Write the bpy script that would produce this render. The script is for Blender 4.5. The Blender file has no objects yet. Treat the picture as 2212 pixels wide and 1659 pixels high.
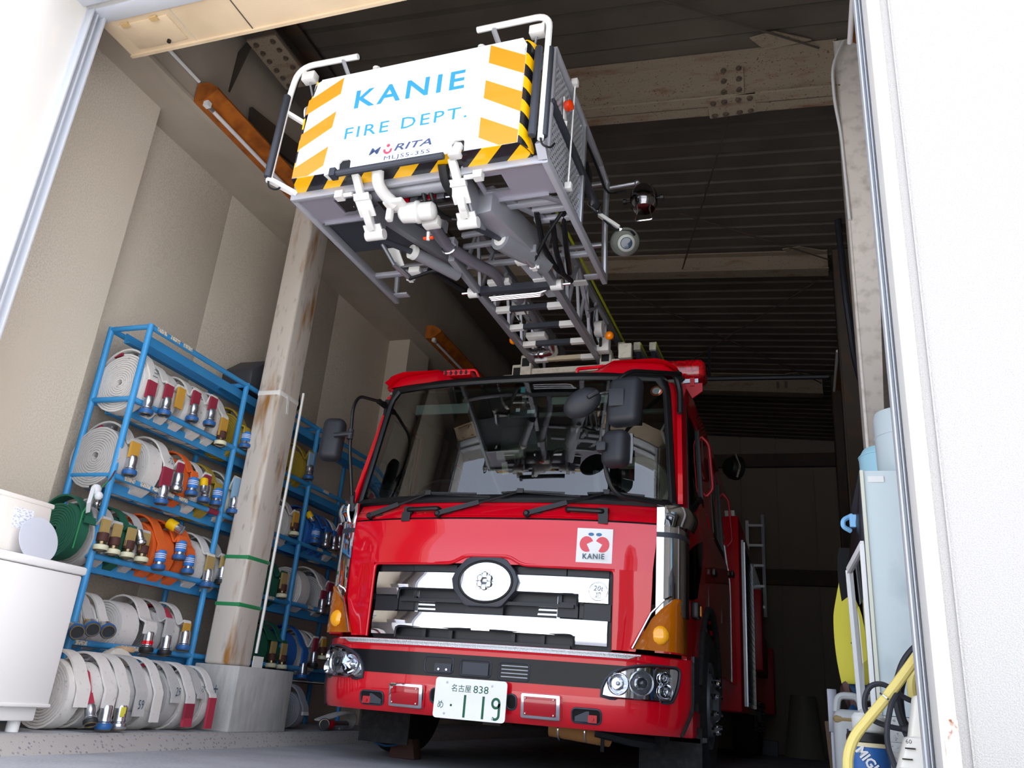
import bpy, bmesh, math, random
from mathutils import Vector as V, Matrix as M4
R=math.radians; pi=math.pi; random.seed(7)
sc=bpy.context.scene; col=sc.collection
# ------------------------------------------------------------ camera, sky, sun, exposure
cd=bpy.data.cameras.new('camera'); cam=bpy.data.objects.new('camera',cd); col.objects.link(cam); sc.camera=cam
cd.sensor_width=36; cd.lens=28.97; cd.clip_start=.05; cd.clip_end=500
YAW,PIT,ROL=R(20.07),R(21.10),R(4.80)
fw=V((-math.sin(YAW)*math.cos(PIT),math.cos(YAW)*math.cos(PIT),math.sin(PIT))); rt=V((math.cos(YAW),math.sin(YAW),0)); up=rt.cross(fw)
r2=math.cos(ROL)*rt+math.sin(ROL)*up; u2=-math.sin(ROL)*rt+math.cos(ROL)*up
m=M4((r2,u2,-fw)).transposed().to_4x4(); m.translation=V((0,0,.41)); cam.matrix_world=m
wd=bpy.data.worlds.new('sky'); sc.world=wd; wd.use_nodes=True; nt=wd.node_tree; nt.nodes.clear()
sky=nt.nodes.new('ShaderNodeTexSky'); sky.sky_type='NISHITA'; sky.sun_disc=False; sky.sun_elevation=R(48); sky.sun_rotation=R(95); sky.dust_density=3.0; sky.air_density=1.0; sky.ozone_density=1.5
bg=nt.nodes.new('ShaderNodeBackground'); bg.inputs[1].default_value=.34
out=nt.nodes.new('ShaderNodeOutputWorld'); hz=nt.nodes.new('ShaderNodeMix'); hz.data_type='RGBA'; hz.inputs[0].default_value=.55; hz.inputs[7].default_value=(2.6,2.6,2.65,1); nt.links.new(sky.outputs[0],hz.inputs[6]); nt.links.new(hz.outputs[2],bg.inputs[0]); nt.links.new(bg.outputs[0],out.inputs[0])
sl=bpy.data.lights.new('sun','SUN'); sl.energy=6.0; sl.angle=R(.6); sl.color=(1,.985,.96)
so=bpy.data.objects.new('sun',sl); col.objects.link(so); so.rotation_euler=V((-1,-.10,-1.05)).to_track_quat('-Z','Y').to_euler(); so.location=(12,4,12)
vs=sc.view_settings; vs.view_transform='Standard'; vs.look='None'; vs.gamma=1; vs.use_curve_mapping=False; vs.exposure=1.2
# ------------------------------------------------------------ materials
def lin(h):
    c=[int(h[i:i+2],16)/255 for i in (1,3,5)]
    return tuple(x/12.92 if x<=.04045 else ((x+.055)/1.055)**2.4 for x in c)+(1,)
MC={}
def mat(name,hexc,rough=.5,metal=0,coat=0,cior=1.5,noise=None,bump=None,trans=0,emit=0,alpha=1,spec=.5,ior=1.45):
    """noise=(scale, other colour, amount, detail, xyz stretch), bump=(scale,strength)"""
    if name in MC: return MC[name]
    m=bpy.data.materials.new(name); m.use_nodes=True; n=m.node_tree; b=n.nodes['Principled BSDF']; I=b.inputs
    I['Base Color'].default_value=lin(hexc); I['Roughness'].default_value=rough; I['Metallic'].default_value=metal
    I['Coat Weight'].default_value=coat; I['Coat Roughness'].default_value=.03; I['Coat IOR'].default_value=cior; I['Specular IOR Level'].default_value=spec
    I['Transmission Weight'].default_value=trans; I['Alpha'].default_value=alpha; I['IOR'].default_value=ior
    if emit: I['Emission Color'].default_value=lin(hexc); I['Emission Strength'].default_value=emit
    def crd(st):
        tc=n.nodes.new('ShaderNodeTexCoord'); mp=n.nodes.new('ShaderNodeMapping'); mp.inputs['Scale'].default_value=st
        n.links.new(tc.outputs['Object'],mp.inputs[0]); return mp.outputs[0]
    def noi(s,d,st,rg):
        t=n.nodes.new('ShaderNodeTexNoise'); t.inputs['Scale'].default_value=s; t.inputs['Detail'].default_value=d; n.links.new(crd(st),t.inputs['Vector'])
        r=n.nodes.new('ShaderNodeValToRGB'); r.color_ramp.elements[0].position=rg[0]; r.color_ramp.elements[1].position=rg[1]; n.links.new(t.outputs[0],r.inputs[0]); return r.outputs[0]
    src=None
    for q in (noise if isinstance(noise,list) else [noise] if noise else []):
        s,h2,lo,hi,d,st=q; mx=n.nodes.new('ShaderNodeMix'); mx.data_type='RGBA'
        if src: n.links.new(src,mx.inputs[6])
        else: mx.inputs[6].default_value=lin(hexc)
        mx.inputs[7].default_value=lin(h2); n.links.new(noi(s,d,st,(lo,hi)),mx.inputs[0]); src=mx.outputs[2]
    if src: n.links.new(src,I['Base Color'])
    if bump:
        bp=n.nodes.new('ShaderNodeBump'); bp.inputs['Strength'].default_value=bump[1]; bp.inputs['Distance'].default_value=.01
        t=n.nodes.new('ShaderNodeTexNoise'); t.inputs['Scale'].default_value=bump[0]; t.inputs['Detail'].default_value=4; n.links.new(crd((1,1,1)),t.inputs['Vector'])
        n.links.new(t.outputs[0],bp.inputs['Height']); n.links.new(bp.outputs[0],I['Normal'])
    MC[name]=m; return m
def glassmat(name,tint,refl=1.0,ior=1.5):
    m=bpy.data.materials.new(name); m.use_nodes=True; n=m.node_tree; n.nodes.clear()
    o=n.nodes.new('ShaderNodeOutputMaterial'); t=n.nodes.new('ShaderNodeBsdfTransparent'); t.inputs[0].default_value=lin(tint)
    g=n.nodes.new('ShaderNodeBsdfGlossy'); g.inputs['Roughness'].default_value=.01; f=n.nodes.new('ShaderNodeFresnel'); f.inputs[0].default_value=ior
    x=n.nodes.new('ShaderNodeMixShader'); n.links.new(f.outputs[0],x.inputs[0]); n.links.new(t.outputs[0],x.inputs[1]); n.links.new(g.outputs[0],x.inputs[2]); n.links.new(x.outputs[0],o.inputs[0]); return m
S1=(1,1,1)
WALL=mat('sprayed_wall','#ddd3c4',.95,noise=[(90,'#c9beae',.42,.62,6,S1),(1.1,'#d3c8b7',.35,.7,3,S1)],bump=(160,.25))
WALLD=mat('wall_beam','#bdb2a2',.9,noise=[(2,'#aa9f90',.3,.7,5,S1)])
EXT=mat('exterior_render','#b4b2b0',.95,noise=[(300,'#a3a19f',.4,.7,3,S1)],bump=(220,.5))
WSTEEL=mat('white_painted_steel','#cbc9c6',.45,noise=[(2.2,'#a5774b',.69,.80,6,(1,1,.35)),(7,'#d3cdc6',.5,.75,4,(1,1,.5))])
ALU=mat('anodised_rail','#c4c8d0',.4,.25)
CREAM=mat('shutter_box_paint','#cbb699',.6,noise=[(3,'#bca689',.4,.75,5,S1)])
CONC=mat('floor_concrete','#a9acb0',.75,noise=[(3,'#93969b',.35,.7,8,S1),(60,'#b1b4b8',.45,.7,4,S1)],bump=(90,.15))
GRND=mat('forecourt_concrete','#cdccca',.9,noise=[(.6,'#bcbbb9',.3,.7,6,S1)])
def terrazzo():
    m=mat('curb_aggregate','#9d9a97',.8,bump=(120,.3)); n=m.node_tree; b=n.nodes['Principled BSDF']
    tc=n.nodes.new('ShaderNodeTexCoord'); v=n.nodes.new('ShaderNodeTexVoronoi'); v.inputs['Scale'].default_value=42; n.links.new(tc.outputs['Object'],v.inputs['Vector'])
    r=n.nodes.new('ShaderNodeValToRGB'); e=r.color_ramp.elements; e[0].position=.0; e[0].color=lin('#6f7680'); e[1].position=.42; e[1].color=lin('#a9a5a1')
    e2=r.color_ramp.elements.new(.3); e2.color=lin('#8b8987'); e3=r.color_ramp.elements.new(.36); e3.color=lin('#b2aeaa')
    n.links.new(v.outputs['Distance'],r.inputs[0])
    sp=n.nodes.new('ShaderNodeSeparateColor'); n.links.new(v.outputs['Color'],sp.inputs[0]); cr=n.nodes.new('ShaderNodeValToRGB'); cr.color_ramp.elements[0].position=.45; cr.color_ramp.elements[1].position=.55; n.links.new(sp.outputs[0],cr.inputs[0])
    mx=n.nodes.new('ShaderNodeMix'); mx.data_type='RGBA'; n.links.new(cr.outputs[0],mx.inputs[0]); mx.inputs[6].default_value=lin('#a9a5a1'); n.links.new(r.outputs[0],mx.inputs[7]); n.links.new(mx.outputs[2],b.inputs['Base Color']); return m
CURB=terrazzo()
PLIN=mat('plinth_concrete','#b7b5b1',.85,noise=[(4,'#a3a19e',.35,.7,6,S1),(25,'#bdbbb8',.4,.7,4,(1,1,.2))],bump=(60,.2))
DECK=mat('roof_deck_steel','#625a51',.6,.0,noise=[(2,'#544c45',.3,.7,4,S1)])
RUSTB=mat('rusty_beam_paint','#928472',.7,noise=[(4,'#7a5940',.55,.75,9,(1,3,3)),(70,'#5a3a28',.62,.68,6,(1,1,1))])
RUSTP=mat('rust_streaked_post','#cfc5ba',.6,noise=[(5,'#9c6c30',.55,.72,7,(2,2,.35)),(20,'#8a8079',.6,.8,5,(1,1,.3))])
COLR=mat('column_paint','#ddd5ce',.5,noise=[(3,'#ab8253',.66,.8,6,(1.5,1.5,.4)),(12,'#b0a79f',.5,.8,4,S1)])
DSTL=mat('dark_steel','#4c443d',.7,noise=[(5,'#5d4635',.5,.7,6,S1)])
REARW=mat('rear_siding','#8d8478',.8)
RED=mat('fire_engine_red','#d2001c',.35,.0,1,1.6,spec=.2)
REDM=mat('red_painted_steel','#b5041a',.4)
BLK=mat('black_plastic','#0c0d10',.42); BLKM=mat('mirror_plastic','#23252b',.5,bump=(400,.15)); RUB=mat('rubber','#1a1a1c',.85,noise=[(30,'#2b2a2a',.4,.7,4,S1)])
CHR=mat('chrome','#eef0f4',.04,1); STEEL=mat('polished_steel','#c9ccd2',.2,1); ALS=mat('brushed_aluminium','#b4b6bd',.38,.85); ALP=mat('silver_paint','#a9aab3',.42,.35); ALD=mat('grey_metal','#94969e',.45,.5)
WHT=mat('white_gloss','#f2f3f5',.18,0,.6); WHM=mat('white_matte','#e6e6e6',.6); LWH=mat('off_white_casting','#d5d4d2',.4)
GUN=mat('gunmetal','#3a3d46',.45,.3); GBK=mat('grille_black','#1d1f25',.4)
# ------------------------------------------------------------ mesh builder
def frame(d,upv=(0,0,1)):
    d=V(d).normalized(); u=V(upv)
    if abs(d.dot(u.normalized()))>.98: u=V((1,0,0)) if abs(d.x)<.9 else V((0,1,0))
    x=u.cross(d).normalized(); y=d.cross(x).normalized(); return x,y,d
class MB:
    def __init__(s,X=None): s.v=[];s.f=[];s.mi=[];s.X=X;s.cur=0
    def add(s,vs,fs):
        o=len(s.v); s.v+=[tuple((s.X@V(q)) if s.X is not None else q) for q in vs]
        s.f+=[tuple(i+o for i in f) for f in fs]; s.mi+=[s.cur]*len(fs); return s
    def m(s,i): s.cur=i; return s
    def box(s,x0,x1,y0,y1,z0,z1):
        return s.add([(x0,y0,z0),(x1,y0,z0),(x1,y1,z0),(x0,y1,z0),(x0,y0,z1),(x1,y0,z1),(x1,y1,z1),(x0,y1,z1)],[(0,3,2,1),(4,5,6,7),(0,1,5,4),(1,2,6,5),(2,3,7,6),(3,0,4,7)])
    def cbox(s,c,sz): return s.box(c[0]-sz[0]/2,c[0]+sz[0]/2,c[1]-sz[1]/2,c[1]+sz[1]/2,c[2]-sz[2]/2,c[2]+sz[2]/2)
    def bar(s,p,q,w,h,upv=(0,0,1)):
        p,q=V(p),V(q); x,y,d=frame(q-p,upv); vs=[]
        for c in (p,q):
            for a,b in ((-1,-1),(1,-1),(1,1),(-1,1)): vs.append(c+x*a*w/2+y*b*h/2)
        return s.add(vs,[(3,2,1,0),(4,5,6,7),(0,1,5,4),(1,2,6,5),(2,3,7,6),(3,0,4,7)])
    def tube(s,pts,r,n=8,closed=False,caps=True):
        pts=[V(p) for p in pts]; N=len(pts); rs=r if isinstance(r,(list,tuple)) else [r]*N; vs=[];fs=[]; x=None
        for i,p in enumerate(pts):
            a=pts[(i-1)%N] if (i or closed) else p; b=pts[(i+1)%N] if (i<N-1 or closed) else p; d=(b-a).normalized()
            if x is None: x,y,_=frame(d)
            else: x=(x-d*x.dot(d)).normalized(); y=d.cross(x)
            for k in range(n):
                t=2*pi*k/n; vs.append(p+(x*math.cos(t)+y*math.sin(t))*rs[i])
        for i in range(N if closed else N-1):
            j=(i+1)%N
            for k in range(n): fs.append((i*n+k,i*n+(k+1)%n,j*n+(k+1)%n,j*n+k))
        if caps and not closed: fs+=[tuple(range(n-1,-1,-1)),tuple((N-1)*n+k for k in range(n))]
        return s.add(vs,fs)
    def cyl(s,p,q,r,n=14,r2=None): return s.tube([p,q],[r,r if r2 is None else r2],n)
    def lathe(s,p,d,prof,n=18,upv=(0,0,1)):
        p=V(p); x,y,d=frame(d,upv); vs=[];fs=[];m=len(prof)
        for r,h in prof:
            for k in range(n):
                t=2*pi*k/n; vs.append(p+d*h+(x*math.cos(t)+y*math.sin(t))*max(r,1e-4))
        for i in range(m-1):
            for k in range(n): fs.append((i*n+k,i*n+(k+1)%n,(i+1)*n+(k+1)%n,(i+1)*n+k))
        fs+=[tuple(range(n-1,-1,-1)),tuple((m-1)*n+k for k in range(n))]
        return s.add(vs,fs)
    def prism(s,poly,vec):
        n=len(poly); a=[V(p) for p in poly]; b=[p+V(vec) for p in a]
        return s.add(a+b,[tuple(range(n-1,-1,-1)),tuple(range(n,2*n))]+[(i,(i+1)%n,n+(i+1)%n,n+i) for i in range(n)])
    def grid(s,fn,us,vs_,thick=None):
        nu,nv=len(us),len(vs_); P=[V(fn(u,v)) for v in vs_ for u in us]; fs=[(j*nu+i,j*nu+i+1,(j+1)*nu+i+1,(j+1)*nu+i) for j in range(nv-1) for i in range(nu-1)]
        if thick is not None:
            k=len(P); T=V(thick); P2=[p+T for p in P]; bf=[tuple(i+k for i in reversed(f)) for f in fs]; rim=[i for i in range(nu)]+[j*nu+nu-1 for j in range(1,nv)]+[(nv-1)*nu+i for i in range(nu-2,-1,-1)]+[j*nu for j in range(nv-2,0,-1)]
            L=len(rim); fs=fs+bf+[(rim[(i+1)%L],rim[i],rim[i]+k,rim[(i+1)%L]+k) for i in range(L)]; P=P+P2
        return s.add(P,fs)
    def sphere(s,c,r,n=14,sq=(1,1,1)):
        m=n//2; pr=[(math.sin(pi*i/m),-math.cos(pi*i/m)) for i in range(m+1)]; vs=[];fs=[]
        for a,h in pr:
            for k in range(n): t=2*pi*k/n; vs.append((c[0]+r*sq[0]*a*math.cos(t),c[1]+r*sq[1]*a*math.sin(t),c[2]+r*sq[2]*h))
        for i in range(m):
            for k in range(n): fs.append((i*n+k,i*n+(k+1)%n,(i+1)*n+(k+1)%n,(i+1)*n+k))
        return s.add(vs,fs)
    def mesh(s,name,off=V((0,0,0)),bev=0,sm=35,bseg=2):
        me=bpy.data.meshes.new(name); me.from_pydata([V(p)-off for p in s.v],[],s.f); me.polygons.foreach_set('material_index',s.mi)
        b=bmesh.new(); b.from_mesh(me)
        bmesh.ops.remove_doubles(b,verts=b.verts,dist=1e-5)
        bmesh.ops.recalc_face_normals(b,faces=b.faces)
        if bev:
            es=[e for e in b.edges if len(e.link_faces)==2 and e.calc_face_angle(0)>R(40)]
            if es: bmesh.ops.bevel(b,geom=es,offset=bev,segments=bseg,profile=.5,affect='EDGES',clamp_overlap=True)
        b.to_mesh(me); b.free()
        if sm and len(me.polygons):
            me.polygons.foreach_set('use_smooth',[True]*len(me.polygons)); me.set_sharp_from_angle(angle=R(sm))
        return me
def off(o):
    t=V((0,0,0))
    while o is not None: t=t+o.location; o=o.parent
    return t
def link(name,me,mats,parent=None):
    o=bpy.data.objects.new(name,me); col.objects.link(o)
    if not me.materials:
        for q in (mats if isinstance(mats,(list,tuple)) else [mats]): me.materials.append(q)
    if parent is not None: o.parent=parent
    return o
def part(name,b,mats,parent=None,label=None,bev=0,sm=35,bseg=2):
    o=link(name,b.mesh(name,off(parent),bev,sm,bseg),mats,parent)
    if label: o['label']=label
    return o
def tag(o,label,cat,group=None):
    o['label']=label; o['category']=cat
    if group: o['group']=group
    return o
def thing(name,label,cat,loc=(0,0,0),group=None):
    o=bpy.data.objects.new(name,None); col.objects.link(o); o.location=loc; o.empty_display_size=.1; return tag(o,label,cat,group)
def solo(name,b,mats,label,cat,base,group=None,bev=0,sm=35):
    o=link(name,b.mesh(name,V(base),bev,sm),mats); o.location=base; return tag(o,label,cat,group)
def struct(name,b,mats,parent=None,bev=0,sm=35):
    o=part(name,b,mats,parent,None,bev,sm)
    if parent is None: o['kind']='structure'
    return o
def txt(s,o,x,y,w,h,ext=.0008,bold=0,shear=0,mb=None,sp=1):
    """lettering as flat raised geometry, its box w x h with lower left corner at o, along x, up y"""
    c=bpy.data.curves.new('t','FONT'); c.body=s; c.offset=bold; c.shear=shear; c.resolution_u=2; c.space_character=sp
    ob=bpy.data.objects.new('t',c); me=bpy.data.meshes.new_from_object(ob); bpy.data.objects.remove(ob)
    x,y=V(x).normalized(),V(y).normalized(); n=x.cross(y); o=V(o); mb=mb or MB()
    if not me.vertices: return mb
    xs=[v.co.x for v in me.vertices]; ys=[v.co.y for v in me.vertices]; x0,x1,y0,y1=min(xs),max(xs),min(ys),max(ys)
    sx=w/(x1-x0) if w else h/(y1-y0); sy=h/(y1-y0) if h else sx
    mb.add([o+x*(v.co.x-x0)*sx+y*(v.co.y-y0)*sy+n*ext for v in me.vertices],[tuple(p.vertices) for p in me.polygons]); bpy.data.meshes.remove(me); return mb
def arc(c,r,a0,a1,n,ax=(1,0,0),ay=(0,0,1)):
    ax,ay,c=V(ax),V(ay),V(c); return [c+(ax*math.cos(R(a0+(a1-a0)*i/n))+ay*math.sin(R(a0+(a1-a0)*i/n)))*r for i in range(n+1)]
def fil(pts,r,n=4):
    """polyline with rounded corners"""
    P=[V(p) for p in pts]; o=[P[0]]
    for i in range(1,len(P)-1):
        a,b,c=P[i-1],P[i],P[i+1]; d1=(a-b); d2=(c-b); q=min(r,d1.length*.49,d2.length*.49); s=b+d1.normalized()*q; e=b+d2.normalized()*q
        for k in range(n+1): t=k/n; o.append(s*(1-t)**2+b*2*t*(1-t)+e*t*t)
    return o+[P[-1]]
# ------------------------------------------------------------ the setting
def z_deck(x): return 5.03-.073*(x-.4)
struct('floor',MB().box(-4.6,1.2,2.3,14.8,-.2,0),CONC)
struct('floor',MB().box(-45,45,-60,2.3,-.2,-.005),GRND)
b=MB().prism([(-3.5,2.45,0),(-3.57,2.45,.07),(-3.6,2.45,.085),(-4.8,2.45,.085),(-4.8,2.45,-.1),(-3.5,2.45,-.1)],(0,12,0)); b.mi=[0]*len(b.mi)
t1=struct('trim_1',b,CURB)
part('platform_top',MB().box(-4.55,-3.605,2.45,14.4,.0845,.0865),CONC,t1)
# left wall
wl=struct('wall_left',MB().box(-4.75,-4.53,2.3,14.6,0,5.7),WALLD)
for y0,y1 in ((3.70,4.86),(4.86,6.7),(6.7,8.55),(8.55,10.4),(10.4,12.2),(12.2,14.45)): part('wall_panel',MB().box(-4.53,-4.47,y0+.0015,y1-.0015,0,4.32),WALL,wl,bev=.002)
part('pilaster',MB().box(-4.53,-4.3,2.6,3.765,0,4.28),WALL,wl)
part('pilaster',MB().box(-4.53,-4.2,7.9,8.45,0,4.28),WALL,wl)
part('pilaster',MB().box(-4.53,-4.2,12.2,12.75,0,4.28),WALL,wl)
part('ledge_beam',MB().box(-4.7,-4.0,2.62,14.4,4.28,5.6),WALLD,wl)
part('soffit_edge',MB().box(-4.04,-3.985,2.62,14.4,4.262,4.29),WALLD,wl)
# rear wall
wr=struct('wall_rear',MB().box(-4.7,1.2,14.5,14.7,0,5.8),REARW)
x=-4.5
while x<1.1: part('siding_panel',MB().box(x+.006,x+.594,14.46,14.5,0,5.6),REARW,wr,bev=.003); x+=.6
for z0,z1 in ((4.55,4.78),(2.55,2.8)): part('girt',MB().box(-4.5,1.1,14.36,14.46,z0,z1),DSTL,wr)
# right wall
wR=struct('wall_right',MB().box(.95,1.15,2.9,14.6,0,5.6),REARW)
for y0,x0 in ((5.1,.40),(8.05,.46),(11.5,.53)):
    b=MB().box(x0,x0+.02,y0-.1,y0+.1,0,5.0).box(x0+.23,x0+.25,y0-.1,y0+.1,0,5.0).box(x0,x0+.25,y0-.1,y0-.08,0,5.0)
    part('steel_column',b,COLR if y0<6 else DSTL,wR,bev=.008)
for y0,x0,z0,z1 in ((6.6,.62,3.1,4.9),(9.6,.62,2.4,4.7)): part('brace_bar',MB().bar((x0,y0-1.2,z0),(x0+.05,y0+1.2,z1),.09,.03),RUSTB,wR)
part('girt',MB().box(.8,.95,2.95,14.4,4.3,4.45),DSTL,wR); part('girt',MB().box(.8,.95,2.95,14.4,2.7,2.85),DSTL,wR)
part('cable',MB().tube(fil([(.46,4.96,4.95),(.37,4.93,4.72),(.372,4.97,4.45),(.40,5.0,4.2),(.41,4.99,3.5)],.1),.011,6),WHM,wR)
part('drain_pipe',MB().tube(fil([(.50,7.4,5.0),(.52,7.4,4.2),(.58,7.7,3.6),(.70,8.0,3.3),(.70,8,0)],.2),.03,8),GUN,wR)
# corrugated roof deck
prof=[(0,0),(.148,0),(.160,.05),(.188,.05)]
b=MB(); pts=[]; y=2.7
while y<14.6: pts+=[(y+a,h) for a,h in prof]; y+=.2
vs=[];n=len(pts)
for X0 in (-4.8,1.2): vs+=[(X0,a,z_deck(X0)+h) for a,h in pts]
b.add(vs,[(i,i+1,n+i+1,n+i) for i in range(n-1)])
cl=struct('ceiling',b,DECK,sm=20)
part('roof_slab',MB().prism([(-4.8,2.6,z_deck(-4.8)+.07),(1.2,2.6,z_deck(1.2)+.07),(1.2,2.6,z_deck(1.2)+.2),(-4.8,2.6,z_deck(-4.8)+.2)],(0,12.2,0)),DSTL,cl)
def hbeam(y,dep,fl,m,x0=-3.7,x1=.42):
    b=MB(); za=lambda x: z_deck(x)-.01; q=[]
    for dz0,dz1,hw in ((-.014,0,fl/2),(-dep,-dep+.014,fl/2),(-dep,0,.006)):
        b.add([(x,y+s*hw,za(x)+dz) for x in (x0,x1) for s in (-1,1) for dz in (dz0,dz1)],[(0,1,3,2),(4,6,7,5),(0,4,5,1),(2,3,7,6),(0,2,6,4),(1,5,7,3)])
    return part('roof_beam',b,m,cl)
BOLT=mat('bolt_steel','#6e6055',.6,.4)
def bolts(b,o,ax,ay,n,nx,ny,dx,dy,r=.017,h=.018):
    for i in range(nx):
        for j in range(ny):
            p=V(o)+V(ax)*dx*i+V(ay)*dy*j; b.cyl(p,p+V(n)*h,r,6); b.cyl(p,p+V(n)*h*.3,r*1.35,10)
b1=hbeam(5.1,.42,.2,RUSTB); b2=hbeam(8.05,.22,.16,RUSTB); b3=hbeam(11.5,.28,.18,RUSTB)
sl_=(1,0,-.073)
for bb,yy,dep,xs in ((b1,5.1,.42,(-.32,)),(b3,11.5,.28,(-.12,))):
    for x0 in xs:
        zc=z_deck(x0)-.01; p=MB().box(x0-.09,x0+.09,yy-.02,yy-.006,zc-dep+.08,zc-.09); part('splice_plate',p,RUSTB,bb)
        q=MB(); bolts(q,(x0-.055,yy-.02,zc-dep+.11),(1,0,0),(0,0,1),(0,-1,0),2,3,.11,(dep-.22)/2); part('bolt',q,BOLT,bb)
        if yy<6:
            p=MB().box(x0-.17,x0+.17,yy-.1,yy+.1,zc-dep-.016,zc-dep); part('splice_plate',p,RUSTB,bb)
            q=MB(); bolts(q,(x0-.13,yy-.07,zc-dep-.016),(1,0,0),(0,1,0),(0,0,-1),2,2,.08,.14); bolts(q,(x0+.05,yy-.07,zc-dep-.016),(1,0,0),(0,1,0),(0,0,-1),2,2,.08,.14); part('bolt',q,BOLT,bb)
# eaves beam running into the depth
b=MB().box(-3.86,-3.57,2.75,14.4,5.0,5.016).box(-3.725,-3.71,2.75,14.4,5.016,5.26).box(-3.86,-3.57,2.75,14.4,5.26,5.275)
eb=part('eaves_beam',b,DSTL,cl)
part('splice_plate',MB().box(-3.845,-3.585,3.95,4.5,4.984,5.0),RUSTB,eb); q=MB(); bolts(q,(-3.79,4.0,4.984),(1,0,0),(0,1,0),(0,0,-1),2,3,.15,.09); bolts(q,(-3.79,4.28,4.984),(1,0,0),(0,1,0),(0,0,-1),2,3,.15,.09); part('bolt',q,BOLT,eb)
q=MB().box(-3.71,-3.70,3.95,4.5,5.03,5.23); bolts(q,(-3.70,4.0,5.07),(0,1,0),(0,0,1),(1,0,0),3,2,.09,.1); bolts(q,(-3.70,4.28,5.07),(0,1,0),(0,0,1),(1,0,0),3,2,.09,.1); part('splice_plate',q,DSTL,eb)
part('knee_plate',MB().prism([(-4.0,4.05,5.0),(-3.86,4.05,5.2),(-4.0,4.05,4.62)],(0,.02,0)),DSTL,cl)
part('old_sign_board',MB().bar((-3.96,4.3,4.55),(-3.96,5.6,4.8),.2,.03,(1,0,0)),DSTL,cl)
# diagonal tie rods below the deck
for p,q in (((-.78,4.3,5.0),(.30,5.0,4.96)),((-.36,5.35,4.75),(-1.05,7.9,4.9)),((-.95,6.9,4.95),(.42,7.9,4.86)),((-1.9,8.3,4.98),(.4,11.3,4.85)),((.35,8.3,4.86),(-1.9,11.3,4.95))):
    part('tie_rod',MB().cyl(p,q,.008,6),DSTL,cl)
for x0,y0 in ((.05,4.93),(.2,7.93),(.15,11.35)): 
    z0=z_deck(x0)-.06; q=MB().prism([(x0-.22,y0-.1,z0),(x0-.05,y0-.12,z0),(x0+.2,y0+.02,z0),(x0-.12,y0+.04,z0)],(0,0,.012)); bolts(q,(x0-.12,y0-.08,z0),(1,.3,0),(0,1,0),(0,0,-1),2,1,.07,.05,.013); part('gusset_plate',q,RUSTB,cl)
part('water_pipe',MB().tube([(-3.4,10.2,4.62),(.45,10.2,4.5)],.035,8),GUN,cl)
part('water_pipe',MB().cyl((-1.0,10.2,4.53),(-1.0,10.2,5.0),.02,6),GUN,cl)
# street front: left and right walls, frames, header, shutter box
wf=struct('wall_front',MB().box(-9,-4.08,2.35,2.75,-.2,7.0).box(-4.08,.41,2.35,2.72,4.0,7.0),EXT)
part('frame_casing',MB().box(-4.08,-3.80,2.33,2.64,-.1,7.0),WSTEEL,wf)
part('wall_groove_strip',MB().box(-4.16,-4.13,2.335,2.36,-.1,7.0),WSTEEL,wf)
part('guide_rail',MB().box(-3.84,-3.795,2.64,2.74,0,4.05).box(-3.84,-3.755,2.65,2.662,0,4.05).box(-3.84,-3.745,2.725,2.74,0,4.05).box(-3.84,-3.765,2.69,2.70,0,4.05),ALU,wf,bev=.002)
wg=struct('wall_front',MB().box(.370,9,2.60,2.80,-.2,7.0),EXT)
part('wall_joint_strip',MB().box(.402,.407,2.594,2.61,-.2,7.0),EXT,wg)
part('frame_casing',MB().box(.328,.372,2.575,2.8,-.1,7.0),WSTEEL,wg,bev=.004)
part('guide_rail',MB().box(.302,.308,2.70,2.76,0,4.6).box(.308,.335,2.735,2.76,0,4.6).box(.317,.321,2.705,2.74,0,4.6),ALU,wg,bev=.002)
part('rust_patch',MB().box(.338,.373,2.573,2.577,.27,.46),mat('rust_on_white','#d8d3cc',.6,noise=[(38,'#8a4a20',.5,.6,6,(1,1,.5))]),wg)
hd=struct('trim_2',MB().box(-3.82,1.0,2.76,3.035,4.0,4.9).box(-3.82,1.0,3.02,3.04,3.985,4.01),CREAM)
hd.name='trim_2'
part('header_rail',MB().box(-3.85,.41,2.55,2.62,3.985,4.06).box(-3.85,.41,2.66,2.76,3.99,4.06),ALU,hd,bev=.003)
part('access_hatch',MB().box(-3.72,-3.36,2.80,2.99,3.992,4.001),CREAM,hd,bev=.002)
q=MB()
for x0 in (-3.66,-3.45): part('hatch_hinge',MB().box(x0-.025,x0+.025,2.785,2.815,3.982,3.994),mat('brass_hinge','#b89a6a',.5),hd)
part('hatch_latch',MB().cyl((-3.48,2.97,3.992),(-3.48,2.97,3.975),.012,8),BLK,hd)
part('panel_joint',MB().box(-2.92,-2.914,2.77,3.03,3.996,4.0005),DSTL,hd); part('panel_joint',MB().box(-3.32,-3.315,2.77,3.03,3.996,4.0005),WALLD,hd)
# ------------------------------------------------------------ the fire engine (truck frame: u right, w back, z up, origin below the number plate)
T0=V((-1.816,4.738,0)); TX=M4.Translation(T0)
truck=thing('fire_engine','red aerial ladder fire engine with white-fronted rescue basket, parked in the garage','fire engine',T0)
def tb(): return MB(TX)
def lerp(tab,x):
    if x<=tab[0][0]: return tab[0][1]
    for (a,p),(b,q) in zip(tab,tab[1:]):
        if x<=b: return p+(q-p)*(x-a)/(b-a)
    return tab[-1][1]
def sst(a,b,x):
    t=min(1,max(0,(x-a)/(b-a))); return t*t*(3-2*t)
WC=[(.70,.05),(1.2,.045),(1.46,.06),(1.5,.075),(1.60,.165),(2.56,.345),(2.62,.40)]
def F(u,z,o=0): return (u,lerp(WC,z)+.13*(abs(u)/1.03)**2.6-o,z)
def seq(a,b,n): return [a+(b-a)*i/n for i in range(n+1)]
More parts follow.
